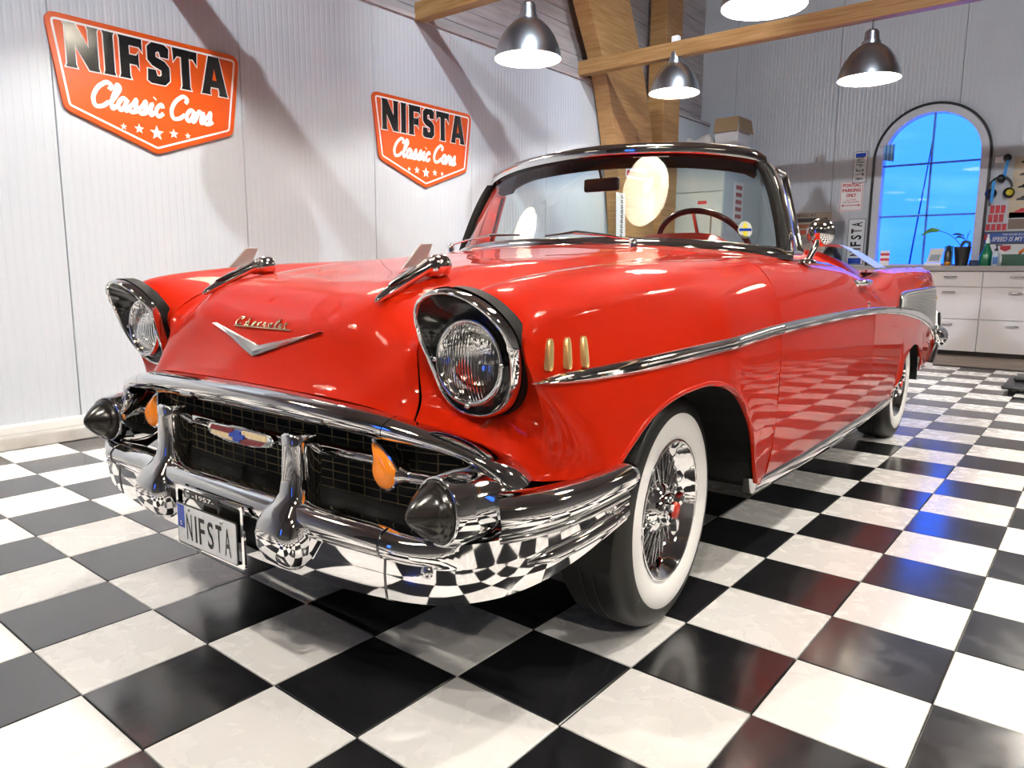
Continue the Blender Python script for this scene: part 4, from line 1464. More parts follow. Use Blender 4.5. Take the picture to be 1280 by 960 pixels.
# header rail: chrome outside, black inside
rings = []
for i, p in enumerate(wt_):
    out = Vector((p.x * .55, p.y - 1.35, 0)).normalized()
    rings.append([p + out * o + Vector((0, 0, z)) for o, z in ((.020, -.012), (.026, .006), (.018, .026), (-.006, .034), (-.040, .030), (-.045, .0), (-.01, -.010))])
MB().loft(rings, flip=True).build('header_rail', M_chrome, ws, smooth=True, angle=60)
rings = []
for i, p in enumerate(wt_[3:-3]):
    out = Vector((p.x * .55, p.y - 1.35, 0)).normalized()
    rings.append([p + out * o + Vector((0, 0, z)) for o, z in ((-.012, -.006), (-.012, -.050), (-.030, -.062), (-.085, -.045), (-.085, .0))])
MB().loft(rings, flip=True).build('header_lining', M_gasket, ws, smooth=True, angle=60)
# base moulding
rings = []
for p in wb_:
    out = Vector((p.x, p.y - 1.25, 0)).normalized()
    rings.append([p + out * o + Vector((0, 0, z)) for o, z in ((-.01, .016), (.008, .012), (.020, .002), (.028, -.012), (.028, -.03), (-.012, -.03))])
MB().loft(rings, flip=True).build('base_moulding', M_chrome, ws, smooth=True, angle=60)
for s in (1, -1):
    # pillar: chrome outside with black inner rubber
    pp = spline([(s * .799, .955, 1.035), (s * .786, .970, 1.10), (s * .760, .990, 1.19), (s * .722, 1.012, 1.29), (s * .687, 1.026, 1.355), (s * .660, 1.030, 1.388)], 5)
    rings = []
    for p in pp:
        rings.append([p + Vector((s * a, b, 0)) for a, b in ((.012, -.030), (.020, 0), (.014, .035), (-.014, .040), (-.022, .010), (-.012, -.028))])
    MB().loft(rings, flip=(s < 0)).build('pillar', M_chrome, ws, smooth=True, angle=60)
    rings = []
    for p in pp[1:-1]:
        rings.append([p + Vector((s * a, b, 0)) for a, b in ((.004, -.052), (.010, -.028), (-.020, -.010), (-.034, -.030))])
    MB().loft(rings, flip=(s < 0)).build('pillar_rubber', M_gasket, ws, smooth=True)
    # vent wing
    vq = [(s * .700, 1.055, 1.352), (s * .702, 1.150, 1.345), (s * .792, 1.130, 1.045), (s * .796, 1.010, 1.045)]
    v = empty('vent_window', (0, 0, 0), car)
    MB().add(vq, [(0, 1, 2, 3)]).build('glass', M_sideglass, v)
    cl = [Vector(p) for p in vq]
    for a, b, r_ in ((0, 1, .012), (1, 2, .013), (2, 3, .010), (3, 0, .009)):
        MB().tube([cl[a], cl[a].lerp(cl[b], .5), cl[b]], r_, 8).build('frame_bar', M_chrome, v, smooth=True)
# sticker on the glass
st = empty('glass_sticker', (.672, .842, 1.125), car)
fs_ = (Vector((0, 0, 0)), Vector((.80, .60, 0)), Vector((-.12, .15, .98)).normalized(), Vector((.6, -.8, .12)).normalized())
def disc(mb, r, lift, sx=1.0, n=24):
    mb.prism([(r * sx * math.cos(2 * math.pi * k / n), r * math.sin(2 * math.pi * k / n)) for k in range(n)], .0006, (fs_[0] + fs_[3] * lift, fs_[1], fs_[2], fs_[3]))
mb = MB(); disc(mb, .032, 0.0, .8); mb.build('sticker_disc', principled('sticker_pale', (.55, .62, .55), .4), st)
mb = MB(); disc(mb, .026, .0008, .35); mb.build('sticker_stripe', principled('sticker_yellow', (.75, .68, .03), .4), st)
mb = MB()
mb.prism([(-.022, -.005), (.022, -.005), (.022, .005), (-.022, .005)], .0006, (fs_[0] + fs_[3] * .0016, fs_[1], fs_[2], fs_[3])); mb.build('sticker_bar', M_blue, st)
# interior mirror
im = empty('interior_mirror', (-.005, .945, 1.338), car)
MB().box((-.085, -.012, -.028), (.085, .012, .028)).build('mirror_housing', M_black, im, bevel=.010, bseg=3)
MB().tube([(.0, .0, .02), (-.005, -.01, .06), (-.005, -.02, .105)], .006, 8).build('mirror_arm', M_black, im, smooth=True)
# wipers
for s, x0 in ((1, .36), (-1, -.30)):
    wp = empty('wiper', (x0 if s > 0 else -.56, .60 if s > 0 else .66, 1.075), car)
    d = 1 if s > 0 else 1
    if s > 0:
        MB().lathe([(.016, -.02), (.016, .008), (.010, .016), (0, .018)], seg=14, origin=(0, -.03, .0)).build('pivot', M_chrome, wp, smooth=True)
        MB().tube([(0, -.03, .01), (-.12, -.035, .030), (-.26, -.028, .042)], .0045, 8).build('arm', M_chrome, wp, smooth=True)
        MB().tube([(-.10, -.022, .030), (-.25, -.028, .046), (-.40, -.020, .034)], [.003, .006, .003], 8).build('blade', M_black, wp, smooth=True)
    else:
        MB().lathe([(.016, -.02), (.016, .008), (.010, .016), (0, .018)], seg=14, origin=(-.06, .0, .0)).build('pivot', M_chrome, wp, smooth=True)
        MB().tube([(-.06, .0, .01), (.08, -.055, .026), (.24, -.085, .040)], .0045, 8).build('arm', M_chrome, wp, smooth=True)
        MB().tube([(.10, -.060, .026), (.25, -.085, .044), (.40, -.092, .040)], [.003, .006, .003], 8).build('blade', M_black, wp, smooth=True)

# ------------------------------------------------------------------ cabin
# dash: top follows the cowl
rings = []
for fx in (-1, -.8, -.5, -.2, .0, .12, .18, .24, .3, .4, .5, .6, .68, .74, .8, .9, 1):
    x = fx * .74
    hump = .085 * math.exp(-((x - .36) / .21) ** 6)
    rings.append([(x, y, z) for y, z in ((.76 + .18 * fx * fx, 1.035), (.93 + .04 * fx * fx, 1.045 + hump * .95), (1.02, 1.035 + hump), (1.06, 1.00), (1.05, .93), (1.02, .80), (.9, .78))])
MB().loft(rings, flip=True).build('dashboard', M_redin, car, smooth=True, angle=50)
MB().box((-.82, .95, .33), (.82, 2.36, .36)).build('cabin_floor', M_dark, car)
MB().add([(-.84, .94, .34), (.84, .94, .34), (.80, .94, 1.01), (-.80, .94, 1.01)], [(0, 1, 2, 3)]).build('firewall', M_dark, car)
for s in (1, -1):
    rr_ = []
    for y in (.90, 1.2, 1.5, 1.75, 1.95, 2.15, 2.34):
        rr_.append([(s * (half_width(y) - .150), y, belt(y) - .002), (s * (half_width(y) - .165), y, belt(y) - .03), (s * .77, y, .7), (s * .79, y, .35)])
    MB().grid(rr_, flip=(s > 0)).build('door_lining', M_redin, car, smooth=True)
    cap = []
    for y in (.96, 1.2, 1.5, 1.78):
        w = half_width(y)
        cap.append([(s * (w - .165), y, belt(y) - .012), (s * (w - .16), y, belt(y) + .004), (s * (w - .145), y, belt(y) + .005), (s * (w - .138), y, belt(y) - .002)])
    MB().grid(cap, flip=(s < 0)).build('belt_moulding', M_chrome, car, smooth=True)
def seat(y0, depth, zc, top, w):
    root = empty('bench_seat', (0, y0, 0), car)
    MB().box((-w, -.02, .36), (w, depth, zc)).build('cushion', M_redin, root, bevel=.05, bseg=4)
    mb = MB()
    rings = []
    for y, z in ((depth - .16, zc - .02), (depth - .10, (zc + top) / 2), (depth - .02, top - .03), (depth + .03, top), (depth + .09, top - .02), (depth + .10, (zc + top) / 2), (depth + .08, .38)):
        rings.append([(-w, y, z - .03), (-w * .92, y, z), (-.03, y, z), (.03, y, z), (w * .92, y, z), (w, y, z - .03)])
    mb.grid(rings)
    mb.build('backrest', M_redin, root, smooth=True)
seat(1.22, .50, .66, 1.02, .70)
seat(1.86, .36, .64, .93, .66)
# folded hood under its red cover, pale sheet lying on it
rows = []
for y, zc in ((1.98, .93), (2.03, 1.05), (2.14, 1.095), (2.28, 1.085), (2.40, 1.04), (2.52, .985)):
    rows.append([(fx * .78, y + .03 * abs(fx), zc - (zc - .93) * abs(fx) ** 7 + .006 * math.sin(9 * fx + y * 7)) for fx in [k / 8 - 1 for k in range(17)]])
MB().grid(rows, flip=True).build('folded_top_cover', M_redin, car, smooth=True)
sh = MB()
sh.grid([[(x, y, 1.115 - .75 * max(0, x - .70) - .05 * max(0, y - 2.25) + .008 * math.sin(x * 17 + y * 5)) for x in (.50, .60, .68, .74, .80, .86)] for y in (2.12, 2.18, 2.24, 2.30, 2.36)])
lin = sh.build('pale_sheet', principled('pale_plastic', (.24, .31, .48), .3), car, smooth=True, solid=.002)
# steering wheel and column
sw = empty('steering_wheel', (.375, 1.165, 1.055), car)
M_maroonp = principled('maroon_plastic', (.075, .006, .008), .18)
axw = Vector((0, .80, .60)).normalized()
ux = Vector((1, 0, 0)); uy = axw.cross(ux)
ringp = [ux * .205 * math.cos(2 * math.pi * k / 48) + uy * .205 * math.sin(2 * math.pi * k / 48) for k in range(49)]
MB().tube(ringp, .0125, 10, cap=False).build('rim', M_maroonp, sw, smooth=True)
for a in (0, math.pi, -math.pi / 2 * 1):
    d = ux * math.cos(a) + uy * math.sin(a)
    MB().tube([d * .02, d * .11 - axw * .01, d * .20], .008, 8).build('spoke', M_chrome, sw, smooth=True)
MB().lathe([(0, .02), (.03, .016), (.045, 0), (.04, -.03), (.03, -.20)], axis=axw, seg=20).build('hub', M_maroonp, sw, smooth=True)

# ------------------------------------------------------------------ wheels
def make_wheel(x, y, s, rz=0.0):
    root = empty('wheel', (x, y, .326), car, rz)
    ax = (s, 0, 0)
    RT = .326
    tread = [(.200, -.085), (.235, -.098), (.28, -.100), (.305, -.092), (RT - .006, -.075), (RT, -.055), (RT, -.022), (RT - .004, -.020), (RT - .004, -.014), (RT, -.012), (RT, .012), (RT - .004, .014), (RT - .004, .020), (RT, .022), (RT, .055), (RT - .006, .075), (.308, .090), (.288, .0985), (.268, .1005)]
    MB().lathe(tread, axis=ax, seg=72).build('tyre', M_rubber, root, smooth=True, angle=50)
    MB().lathe([(.268, .1005), (.262, .1035), (.242, .105), (.220, .102), (.203, .094), (.194, .085)], axis=ax, seg=72).build('whitewall', M_whitewall, root, smooth=True)
    MB().lathe([(.197, .083), (.199, .092), (.193, .097), (.186, .094), (.183, .085), (.178, .083), (.175, .072), (.170, .070), (.167, .058), (.160, .052), (.155, .032), (.150, .0), (.150, -.06), (.19, -.085)], axis=ax, seg=72).build('rim', M_chrome, root, smooth=True)
    mb = MB()
    N = 36
    for k in range(N):
        for lay, (h0, r1, h1, tw) in enumerate(((.062, .158, .052, .20), (.040, .150, .010, -.20))):
            a0 = 2 * math.pi * (k + .5 * lay) / N
            a1 = a0 + (tw if k % 2 else -tw)
            def pt(r, a, h):
                return Vector((s * h, r * math.cos(a), r * math.sin(a)))
            mb.tube([pt(.055, a0, h0), pt(r1, a1, h1)], .0021, 5, cap=False)
    mb.build('wire_spokes', M_chrome, root, smooth=True)
    MB().lathe([(.150, .02), (0, .012)], axis=ax, seg=40).build('wheel_disc', M_under, root)
    MB().lathe([(.074, .030), (.078, .048), (.076, .058), (.068, .060), (.064, .068), (.052, .072), (.048, .080), (.046, .096), (.036, .100), (0, .101)], axis=ax, seg=32).build('hub', M_chrome, root, smooth=True)
    for k in range(3):
        a = math.radians(35 + 120 * k)
        d = Vector((0, math.cos(a), math.sin(a)))
        t = Vector((0, -math.sin(a), math.cos(a)))
        o = Vector((s, 0, 0))
        rings = []
        for r_, w, h, hh in ((.012, .016, .100, .012), (.035, .018, .106, .012), (.058, .013, .107, .009), (.072, .003, .102, .003)):
            c = d * r_ + o * h
            rings.append([c + t * w - o * hh, c + t * w * .5 + o * hh * .6, c - t * w * .5 + o * hh * .6, c - t * w - o * hh])
        MB().loft(rings, flip=(s > 0)).build('spinner_wing', M_chrome, root)
    MB().lathe([(.024, .104), (.022, .112), (0, .113)], axis=ax, seg=20).build('hub_badge', principled('badge_red', (.55, .04, .02), .2), root, smooth=True)
    return root
for s in (1, -1):
    make_wheel(s * .745, -.055, s, math.radians(4))
    make_wheel(s * .772, 2.95, s)
    MB().tube([(s * .3, 0, .34), (s * .66, 0, .337)], .04, 12).build('axle', M_under, car)
    MB().tube([(s * .0, 2.93, .34), (s * .66, 2.93, .337)], .05, 12).build('axle', M_under, car)
# rear bumper
for s in (1, -1):
    rp_ = spline([(0, 4.42, .46), (s * .5, 4.40, .46), (s * .74, 4.36, .47), (s * .84, 4.28, .50), (s * .878, 4.16, .53), (s * .888, 4.06, .52)], 5)
    MB().tube(rp_, [.075] * 10 + [.085] * 5 + [.075] * 5 + [.05] * 5 + [.02], 14, flat=((0, 0, 1), 1.0)).build('rear_bumper', M_chrome, car, smooth=True)
    MB().tube(spline([(s * .845, 4.28, .68), (s * .862, 4.22, .55), (s * .868, 4.10, .42), (s * .86, 4.0, .34)], 5), .032, 10).build('rear_bumper_end', M_chrome, car, smooth=True)

# ------------------------------------------------------------------ the two wall signs
LET = {
    'N': (.82, [(0, 0), (.27, 0), (.24, .08), (.24, .52), (.56, 0), (.82, 0), (.79, .08), (.79, .92), (.82, 1), (.55, 1), (.58, .92), (.58, .50), (.27, 1), (0, 1), (.03, .92), (.03, .08)]),
    'I': (.30, [(0, 0), (.30, 0), (.27, .08), (.27, .92), (.30, 1), (0, 1), (.03, .92), (.03, .08)]),
    'F': (.62, [(0, 0), (.30, 0), (.27, .08), (.27, .36), (.46, .36), (.52, .27), (.52, .66), (.46, .58), (.27, .58), (.27, .80), (.54, .80), (.62, .70), (.62, 1), (0, 1), (.03, .92), (.03, .08)]),
    'S': (.65, [(.04, .34), (.02, .06), (.12, 0), (.50, 0), (.64, .13), (.64, .45), (.52, .58), (.27, .66), (.27, .76), (.31, .80), (.37, .80), (.40, .68), (.62, .68), (.64, .92), (.52, 1), (.17, 1), (.04, .88), (.04, .56), (.16, .44), (.41, .35), (.41, .24), (.37, .20), (.29, .20), (.25, .34)]),
    'T': (.72, [(.21, 0), (.51, 0), (.475, .08), (.475, .80), (.60, .80), (.70, .66), (.72, 1), (0, 1), (.02, .66), (.12, .80), (.245, .80), (.245, .08)]),
    'A': (.82, [(0, 0), (.28, 0), (.265, .08), (.29, .20), (.53, .20), (.555, .08), (.54, 0), (.82, 0), (.79, .08), (.57, 1), (.25, 1), (.03, .08)]),
}
def star(cx, cy, r):
    return [(cx + (r if k % 2 == 0 else r * .42) * math.sin(math.pi * k / 5), cy + (r if k % 2 == 0 else r * .42) * math.cos(math.pi * k / 5)) for k in range(10)]
def wall_sign(y0, label, tilt=0.0):
    root = empty('wall_sign', (-4.116, y0, 1.665))
    tag(root, label, 'sign', 'company signs on the left wall')
    F = lambda n: (Vector((n, 0, 0)), Vector((0, 1, 0)), Vector((0, 0, 1)), Vector((1, 0, 0)))
    out = rounded_poly([(0, .69), (1.16, .69), (1.09, .185), (.58, 0), (.07, .185)], .06, 6)
    MB().prism(out, .016, F(0)).build('sign_board', M_orange, root, bevel=.002)
    hi, lo = offset_poly(out, -.028), offset_poly(out, -.040)
    mb = MB()
    a = [Vector((.0165, u, v)) for u, v in hi]
    b = [Vector((.0165, u, v)) for u, v in lo]
    mb.grid([a, b], close_v=True)
    mb.build('border_line', M_signwhite, root, solid=.0012)
    widths = [LET[c][0] for c in 'NIFSTA']
    gap = .10
    H = .235
    total = sum(widths) + gap * 5
    k = .965 / total
    x = .0975
    for c in 'NIFSTA':
        w, poly = LET[c]
        pl_ = [(x + u * k, .415 + v * H) for u, v in poly]
        MB().prism(offset_poly(pl_, .0065), .002, F(.0162)).build('letter_edge', M_signwhite, root)
        MB().prism(pl_, .004, F(.0162)).build('letter', M_signblack, root)
        if c == 'A':
            hole = [(.345, .38), (.475, .38), (.41, .68)]
            MB().prism([(x + u * k, .415 + v * H) for u, v in hole], .0052, F(.0162)).build('letter_counter', M_orange, root)
        x += (w + gap) * k
    mb = MB()
    add_script(mb, 'Classic Cars', (Vector((.0165, .205, .225)), Vector((0, 1, 0)), Vector((0, 0, 1)), Vector((1, 0, 0))), .735, .072, .0125, .003, shear=.3)
    mb.build('script_line', M_signwhite, root)
    for cx, r in ((.385, .020), (.475, .030), (.58, .045), (.685, .030), (.775, .020)):
        MB().prism(star(cx, .135 if r < .04 else .125, r), .002, F(.0162)).build('star', M_signwhite, root)
    return root
wall_sign(-.15, 'larger orange shield sign nearest the left edge of the picture')
wall_sign(2.13, 'smaller orange shield sign on the wall just left of the windscreen')

# ------------------------------------------------------------------ cupboards and worktop at the back
M_front = principled('cupboard_front', (.60, .58, .59), .3)
M_top = principled('worktop_grey', (.30, .29, .30), .3)
YF, ZB = 7.72, .055
unit_label = ['drawer cupboard hidden behind the tail of the car, far left unit', 'drawer cupboard behind the rear seat of the car', 'drawer cupboard under the left half of the arched window', 'drawer cupboard under the right half of the window, beside the tail fin',
              'drawer cupboard at the right edge with silver handles', 'drawer cupboard beyond the right edge of the picture']
for n in range(6):
    x0 = -3.06 + n * .62
    u = empty('drawer_cupboard', (x0, YF, ZB))
    tag(u, unit_label[n], 'cupboard', 'row of drawer cupboards under the window')
    MB().box((.0, .02, .06), (.62, .56, .94)).build('carcass', M_greywhite, u)
    MB().box((.0, .05, .0), (.62, .50, .06)).build('toe_kick', M_black, u)
    for z0, z1 in ((.055, .408), (.414, .765), (.771, .935)):
        d = MB().box((.003, 0, z0), (.617, .02, z1)).build('drawer', M_front, u, bevel=.002)
        MB().tube([(.25, .0, z1 - .055), (.25, -.025, z1 - .055), (.37, -.025, z1 - .055), (.37, 0, z1 - .055)], .006, 8).build('handle', M_steel, d, smooth=True)
tag(MB().box((-3.06, YF - .02, ZB + .942), (.66, 8.285, ZB + 1.0)).build('worktop', M_top, bevel=.004), 'grey worktop running along the back wall under the window', 'worktop')
ZW = ZB + 1.0
# tall white cupboard in the corner with boxes on top
cb = empty('tall_cupboard', (-4.06, 7.0, .0))
tag(cb, 'tall white cupboard in the corner behind the windscreen', 'cupboard')
MB().box((0, .02, .06), (.76, 1.2, 2.40)).build('carcass', principled('cool_white', (.62, .68, .70), .4), cb, bevel=.004)
for z0, z1 in ((.06, 1.955), (1.965, 2.39)):
    MB().box((.004, -.002, z0), (.756, .02, z1)).build('door', principled('pale_door', (.66, .67, .62), .4), cb, bevel=.003)
MB().box((.43, -.004, 1.81), (.55, -.001, 1.85)).build('door_label', principled('label_red', (.6, .05, .04), .5), cb)
MB().box((.61, -.012, 1.2), (.63, -.002, 1.7)).build('door_pull', M_steel, cb)
mb = MB()
MB().box((.761, .33, 1.60), (.765, .62, 2.10)).build('side_notice', M_signwhite, cb)
mbt = MB()
for k, wd in enumerate(('NO', 'PARK', 'HERE')):
    pass
for k in range(5):
    mbt.box((.7652, .38, 2.01 - k * .09), (.767, .57, 2.06 - k * .09))
mbt.build('notice_print', principled('print_red', (.45, .12, .12), .6), cb)
# carton with brown flaps
ct = empty('carton', (-3.62, 7.40, 2.40))
tag(ct, 'white carton with brown turned-down flaps on top of the tall cupboard', 'box')
mb = MB()
mb.box((0, 0, 0), (.30, .006, .50)).box((0, .40, 0), (.30, .406, .50)).box((0, .006, 0), (.006, .40, .50)).box((.294, .006, 0), (.30, .40, .50)).box((.006, .006, 0), (.294, .40, .006))
mb.build('carton_body', principled('carton_white', (.70, .68, .66), .6), ct)
M_card = principled('cardboard', (.36, .24, .13), .75)
MB().add([(-.004, -.004, .505), (.304, -.004, .505), (.310, -.030, .33), (-.010, -.030, .33)], [(0, 1, 2, 3)]).build('flap', M_card, ct, solid=.004)
MB().add([(.304, -.004, .505), (.304, .41, .505), (.335, .42, .33), (.335, -.012, .33)], [(0, 1, 2, 3)]).build('flap', M_card, ct, solid=.004)
# plastic-wrapped bundle
mb = MB()
rows = []
for i in range(9):
    row = []
    for j in range(15):
        fx, fy = j / 14, i / 8
        edge = min(fx, 1 - fx, fy, 1 - fy)
        h = .30 * min(1, edge * 6) ** .5 * (1 + .10 * math.sin(fx * 9 + fy * 5)) + .02 * random.random()
        row.append((-4.07 + .44 * fx, 7.30 + .55 * fy, 2.402 + h))
    rows.append(row)
mb.grid(rows)
tag(mb.build('wrapped_bundle', principled('plastic_wrap', (.68, .62, .58), .25), smooth=True), 'crumpled pale plastic bundle beside the carton on the cupboard', 'bundle')

# ------------------------------------------------------------------ things on the back wall
YW = 8.297
FB = lambda x, z, n=0.0: (Vector((x, YW - n, z)), Vector((1, 0, 0)), Vector((0, 0, 1)), Vector((0, -1, 0)))
M_red_print = principled('red_print', (.50, .015, .03), .4)
R_ = lambda w, h: [(-w / 2, -h / 2), (w / 2, -h / 2), (w / 2, h / 2), (-w / 2, h / 2)]
def rel(root_loc):
    return lambda x, z, n=0.0: (Vector((x, -n, z)), Vector((1, 0, 0)), Vector((0, 0, 1)), Vector((0, -1, 0)))
G = rel(0)
ps = empty('parking_sign', (-2.155, YW, 1.93))
tag(ps, 'white metal parking sign with red lettering and an arrow', 'sign')
MB().prism(rounded_poly(R_(.275, .37), .02), .004, G(0, 0)).build('sign_plate', M_signwhite, ps)
mb = MB()
o_, i_ = rounded_poly(R_(.262, .357), .016), rounded_poly(R_(.252, .347), .014)
mb.grid([[Vector((x, -.0045, z)) for x, z in o_], [Vector((x, -.0045, z)) for x, z in i_]], close_v=True)
mb.build('border', M_red_print, ps)
mb = MB()
for k, (t_, w_) in enumerate((('PONTIAC', .22), ('PARKING', .22), ('ONLY', .12))):
    add_text(mb, t_, G(0, .135 - k * .062, .0045), .05, .04, fit=(w_, .044))
add_text(mb, 'ALL OTHERS', G(0, -.045, .0045), .02, .01, fit=(.12, .016))
add_text(mb, 'WILL BE CRUSHED', G(0, -.073, .0045), .02, .01, fit=(.20, .016))
mb.prism([(-.09, -.118), (.09, -.118), (.09, -.110), (-.09, -.110)], .0006, G(0, 0, .0045))
mb.prism([(.085, -.129), (.115, -.114), (.085, -.099)], .0006, G(0, 0, .0045))
mb.prism([(-.085, -.129), (-.115, -.114), (-.085, -.099)], .0006, G(0, 0, .0045))
mb.build('lettering', M_red_print, ps)

def wall_plate(x, z, L_, H_, up_, label, tail_='NIFSTA'):
    p = empty('number_plate', (x, YW, z))
    tag(p, label, 'number plate', 'number plates on the back wall')
    U = Vector((0, 0, 1 if up_ else -1))
    V = Vector((-1 if up_ else 1, 0, 0))
    fr_ = lambda a, b, n: (U * a + V * b + Vector((0, -n, 0)), U, V, Vector((0, -1, 0)))
    MB().prism(rounded_poly(R_(L_ + .012, H_ + .012), .014), .006, fr_(0, 0, 0)).build('plate_edge', M_dark, p)
    MB().prism(rounded_poly(R_(L_, H_), .010), .003, fr_(0, 0, .005)).build('plate_face', M_plate, p)
    MB().prism(R_(.05 * L_ / .38, H_ * .8), .001, fr_(-L_ / 2 + .04, 0, .008)).build('blue_band', M_blue, p)
    mb = MB()
    xs = [-.27, -.16, -.05, .10, .24, .385]
    for ch, a in zip('NIFSTA', xs):
        add_text(mb, ch, fr_(a * L_, 0, .0086), .05, .03, fit=((.016 if ch == 'I' else .10 * L_), H_ * .66))
    mb.build('plate_letters', M_signblack, p)
wall_plate(-2.075, 2.28, .37, .15, False, 'upright number plate above the parking sign, lettering running downwards')
wall_plate(-2.06, 1.36, .56, .19, True, 'larger number plate standing on end below the parking sign, lettering running upwards')

po = empty('results_poster', (-2.625, YW, 1.50))
tag(po, 'beige poster headed with dark lettering and a photo of red cars', 'poster')
MB().prism(R_(.50, .50), .003, G(0, 0)).build('sheet', principled('poster_beige', (.45, .38, .29), .5), po)
mb = MB()
add_text(mb, 'RESULTAT', G(-.07, .215, .0036), .05, .01, fit=(.25, .035))
mb.build('heading', M_signblack, po)
MB().prism(R_(.40, .05), .001, G(0, .15, .003)).build('dark_strip', M_dark, po)
for k, (a, b, w, h, m) in enumerate(((-.08, .075, .26, .05, principled('poster_rust', (.38, .12, .06), .5)), (-.10, -.005, .16, .055, principled('poster_red', (.42, .05, .03), .5)), (.11, .02, .14, .08, M_dark), (-.05, -.12, .32, .12, principled('poster_grey', (.40, .36, .31), .5)))):
    MB().prism(rounded_poly(R_(w, h), .02), .001, G(a, b, .003)).build('picture_patch', m, po)
px_ = MB().box((-2.42, YW - .045, 1.06), (-2.20, YW - .040, 1.62)).build('clear_sheet', pane_glass('acrylic', (.85, .87, .88), 1.45))
tag(px_, 'clear acrylic sheet leaning on the wall beside the poster', 'sheet')
bag = MB().lathe([(0, 0), (.10, .0), (.13, .05), (.12, .13), (.07, .21), (.03, .26), (.0, .27)], origin=(-2.28, 8.05, ZW), seg=14)
tag(bag.build('cloth_bag', M_black, smooth=True), 'small black cloth bag on the worktop behind the chrome door mirror', 'bag')

# red sticker grid
rs = empty('sticker_sheet', (-.57, YW, 1.61))
tag(rs, 'group of red rectangular stickers below the ear defenders', 'stickers')
for r, (n_, z_, x_) in enumerate(((3, .085, -.055), (3, -.015, -.065), (4, -.115, -.08))):
    for k in range(n_):
        MB().prism(R_(.042, .088 if r < 2 else .072), .002, G(x_ + k * .052, z_)).build('sticker', M_red_print, rs)
# ear defenders with a blue strap on a hook
hk = empty('wall_hook', (-.545, YW, 2.24))
tag(hk, 'white wall hook with a black knob holding the blue strap', 'hook')
MB().box((-.10, -.03, -.035), (-.01, 0, .035)).build('hook_base', M_white, hk, bevel=.006)
MB().lathe([(0, .09), (.035, .085), (.042, .06), (.03, .03), (.015, .0)], axis=(0, -1, 0), origin=(.02, 0, .01), seg=20).build('knob', M_black, hk, smooth=True)
em_ = empty('ear_defenders', (-.565, YW, 1.92))
tag(em_, 'black and yellow ear defenders hanging on a blue strap', 'ear defenders')
M_strap = principled('strap_blue', (.02, .30, .75), .5)
MB().add([(.035, -.09, .30), (.065, -.09, .30), (.04, -.07, .10), (.01, -.07, .10)], [(0, 1, 2, 3)]).build('strap', M_strap, em_, solid=.003)
MB().add([(-.075, -.10, .08), (-.045, -.10, .08), (-.050, -.11, -.15), (-.08, -.11, -.15)], [(0, 1, 2, 3)]).build('strap', M_strap, em_, solid=.003)
MB().tube([(.11 * math.cos(a), -.05, .01 + .12 * math.sin(a)) for a in [math.pi * (k / 14) for k in range(15)]], .010, 8).build('headband', M_black, em_, smooth=True)
MB().lathe([(0, -.03), (.04, -.03), (.045, 0), (.04, .03), (0, .035)], axis=(0, -1, 0), origin=(0, -.05, .11), seg=18).build('headband_pad', M_black, em_, smooth=True)
for s, m in ((-1, M_black), (1, M_black)):
    MB().lathe([(0, -.035), (.05, -.035), (.058, 0), (.05, .03), (0, .04)], axis=(s * .4, -1, 0), origin=(s * .085, -.05, -.05), seg=20).build('ear_cup', m, em_, smooth=True)
MB().lathe([(0, .042), (.032, .038), (.036, .03)], axis=(.4, -1, 0), origin=(.085, -.052, -.05), seg=18).build('cup_badge', principled('badge_yellow', (.7, .55, .03), .4), em_, smooth=True)
# strip of car pictures
cs = empty('picture_strip', (-.36, YW, 1.87))
tag(cs, 'column of vintage car pictures at the right edge of the picture', 'poster')
M_sheet = principled('aged_paper', (.58, .48, .34), .6)
for k in range(5):
    c_ = MB().prism(R_(.24, .125), .002, G(.02 - .004 * k, .33 - k * .135)).build('picture_card', M_sheet, cs)
    mb = MB()
    mb.prism([(-.07, .0), (-.06, .02), (-.03, .03), (-.01, .048), (.04, .048), (.06, .028), (.09, .02), (.09, .0)], .001, G(.03 - .004 * k, .33 - k * .135 - .01, .002))
    mb.build('car_silhouette', (M_signblack, M_dark, M_signblack, M_dark, M_red_print)[k], cs)
MB().prism(R_(.20, .065), .002, G(.0, -.245)).build('dark_card', M_dark, cs)
MB().prism(R_(.18, .11), .002, G(-.01, -.345)).build('photo_card', principled('photo_brown', (.20, .13, .10), .5), cs)
# banner
bn = empty('banner', (-.40, YW, 1.375))
tag(bn, 'blue banner with white slanted lettering above the green bottle', 'banner')
MB().prism(R_(.60, .14), .004, G(0, 0)).build('banner_edge', M_dark, bn)
MB().prism(R_(.59, .11), .002, G(0, 0, .004)).build('banner_face', principled('banner_blue', (.02, .08, .34), .4), bn)
mb = MB()
add_text(mb, 'SPEED IS MY GAME', G(.03, -.015, .0065), .05, .012, .3, fit=(.46, .05))
add_text(mb, 'THE ROAD IS LONG', G(.03, .036, .0065), .03, .01, .3, fit=(.26, .02))
mb.build('banner_lettering', M_signwhite, bn)
for x in (-.27, .25):
    MB().lathe([(0, .012), (.03, .009), (.038, 0)], axis=(0, -1, 0), origin=(x, -.004, .01), seg=16).build('rosette', M_red_print, bn, smooth=True)
wp_ = empty('paper_notice', (-.44, YW, 1.20))
tag(wp_, 'white paper notice with a small red badge under the banner', 'notice')
MB().prism(R_(.40, .20), .002, G(0, 0)).build('sheet', M_signwhite, wp_)
MB().prism([(-.05, .035), (.05, .035), (.05, -.005), (0, -.03), (-.05, -.005)], .001, G(-.02, .05, .002)).build('red_badge', M_red_print, wp_)

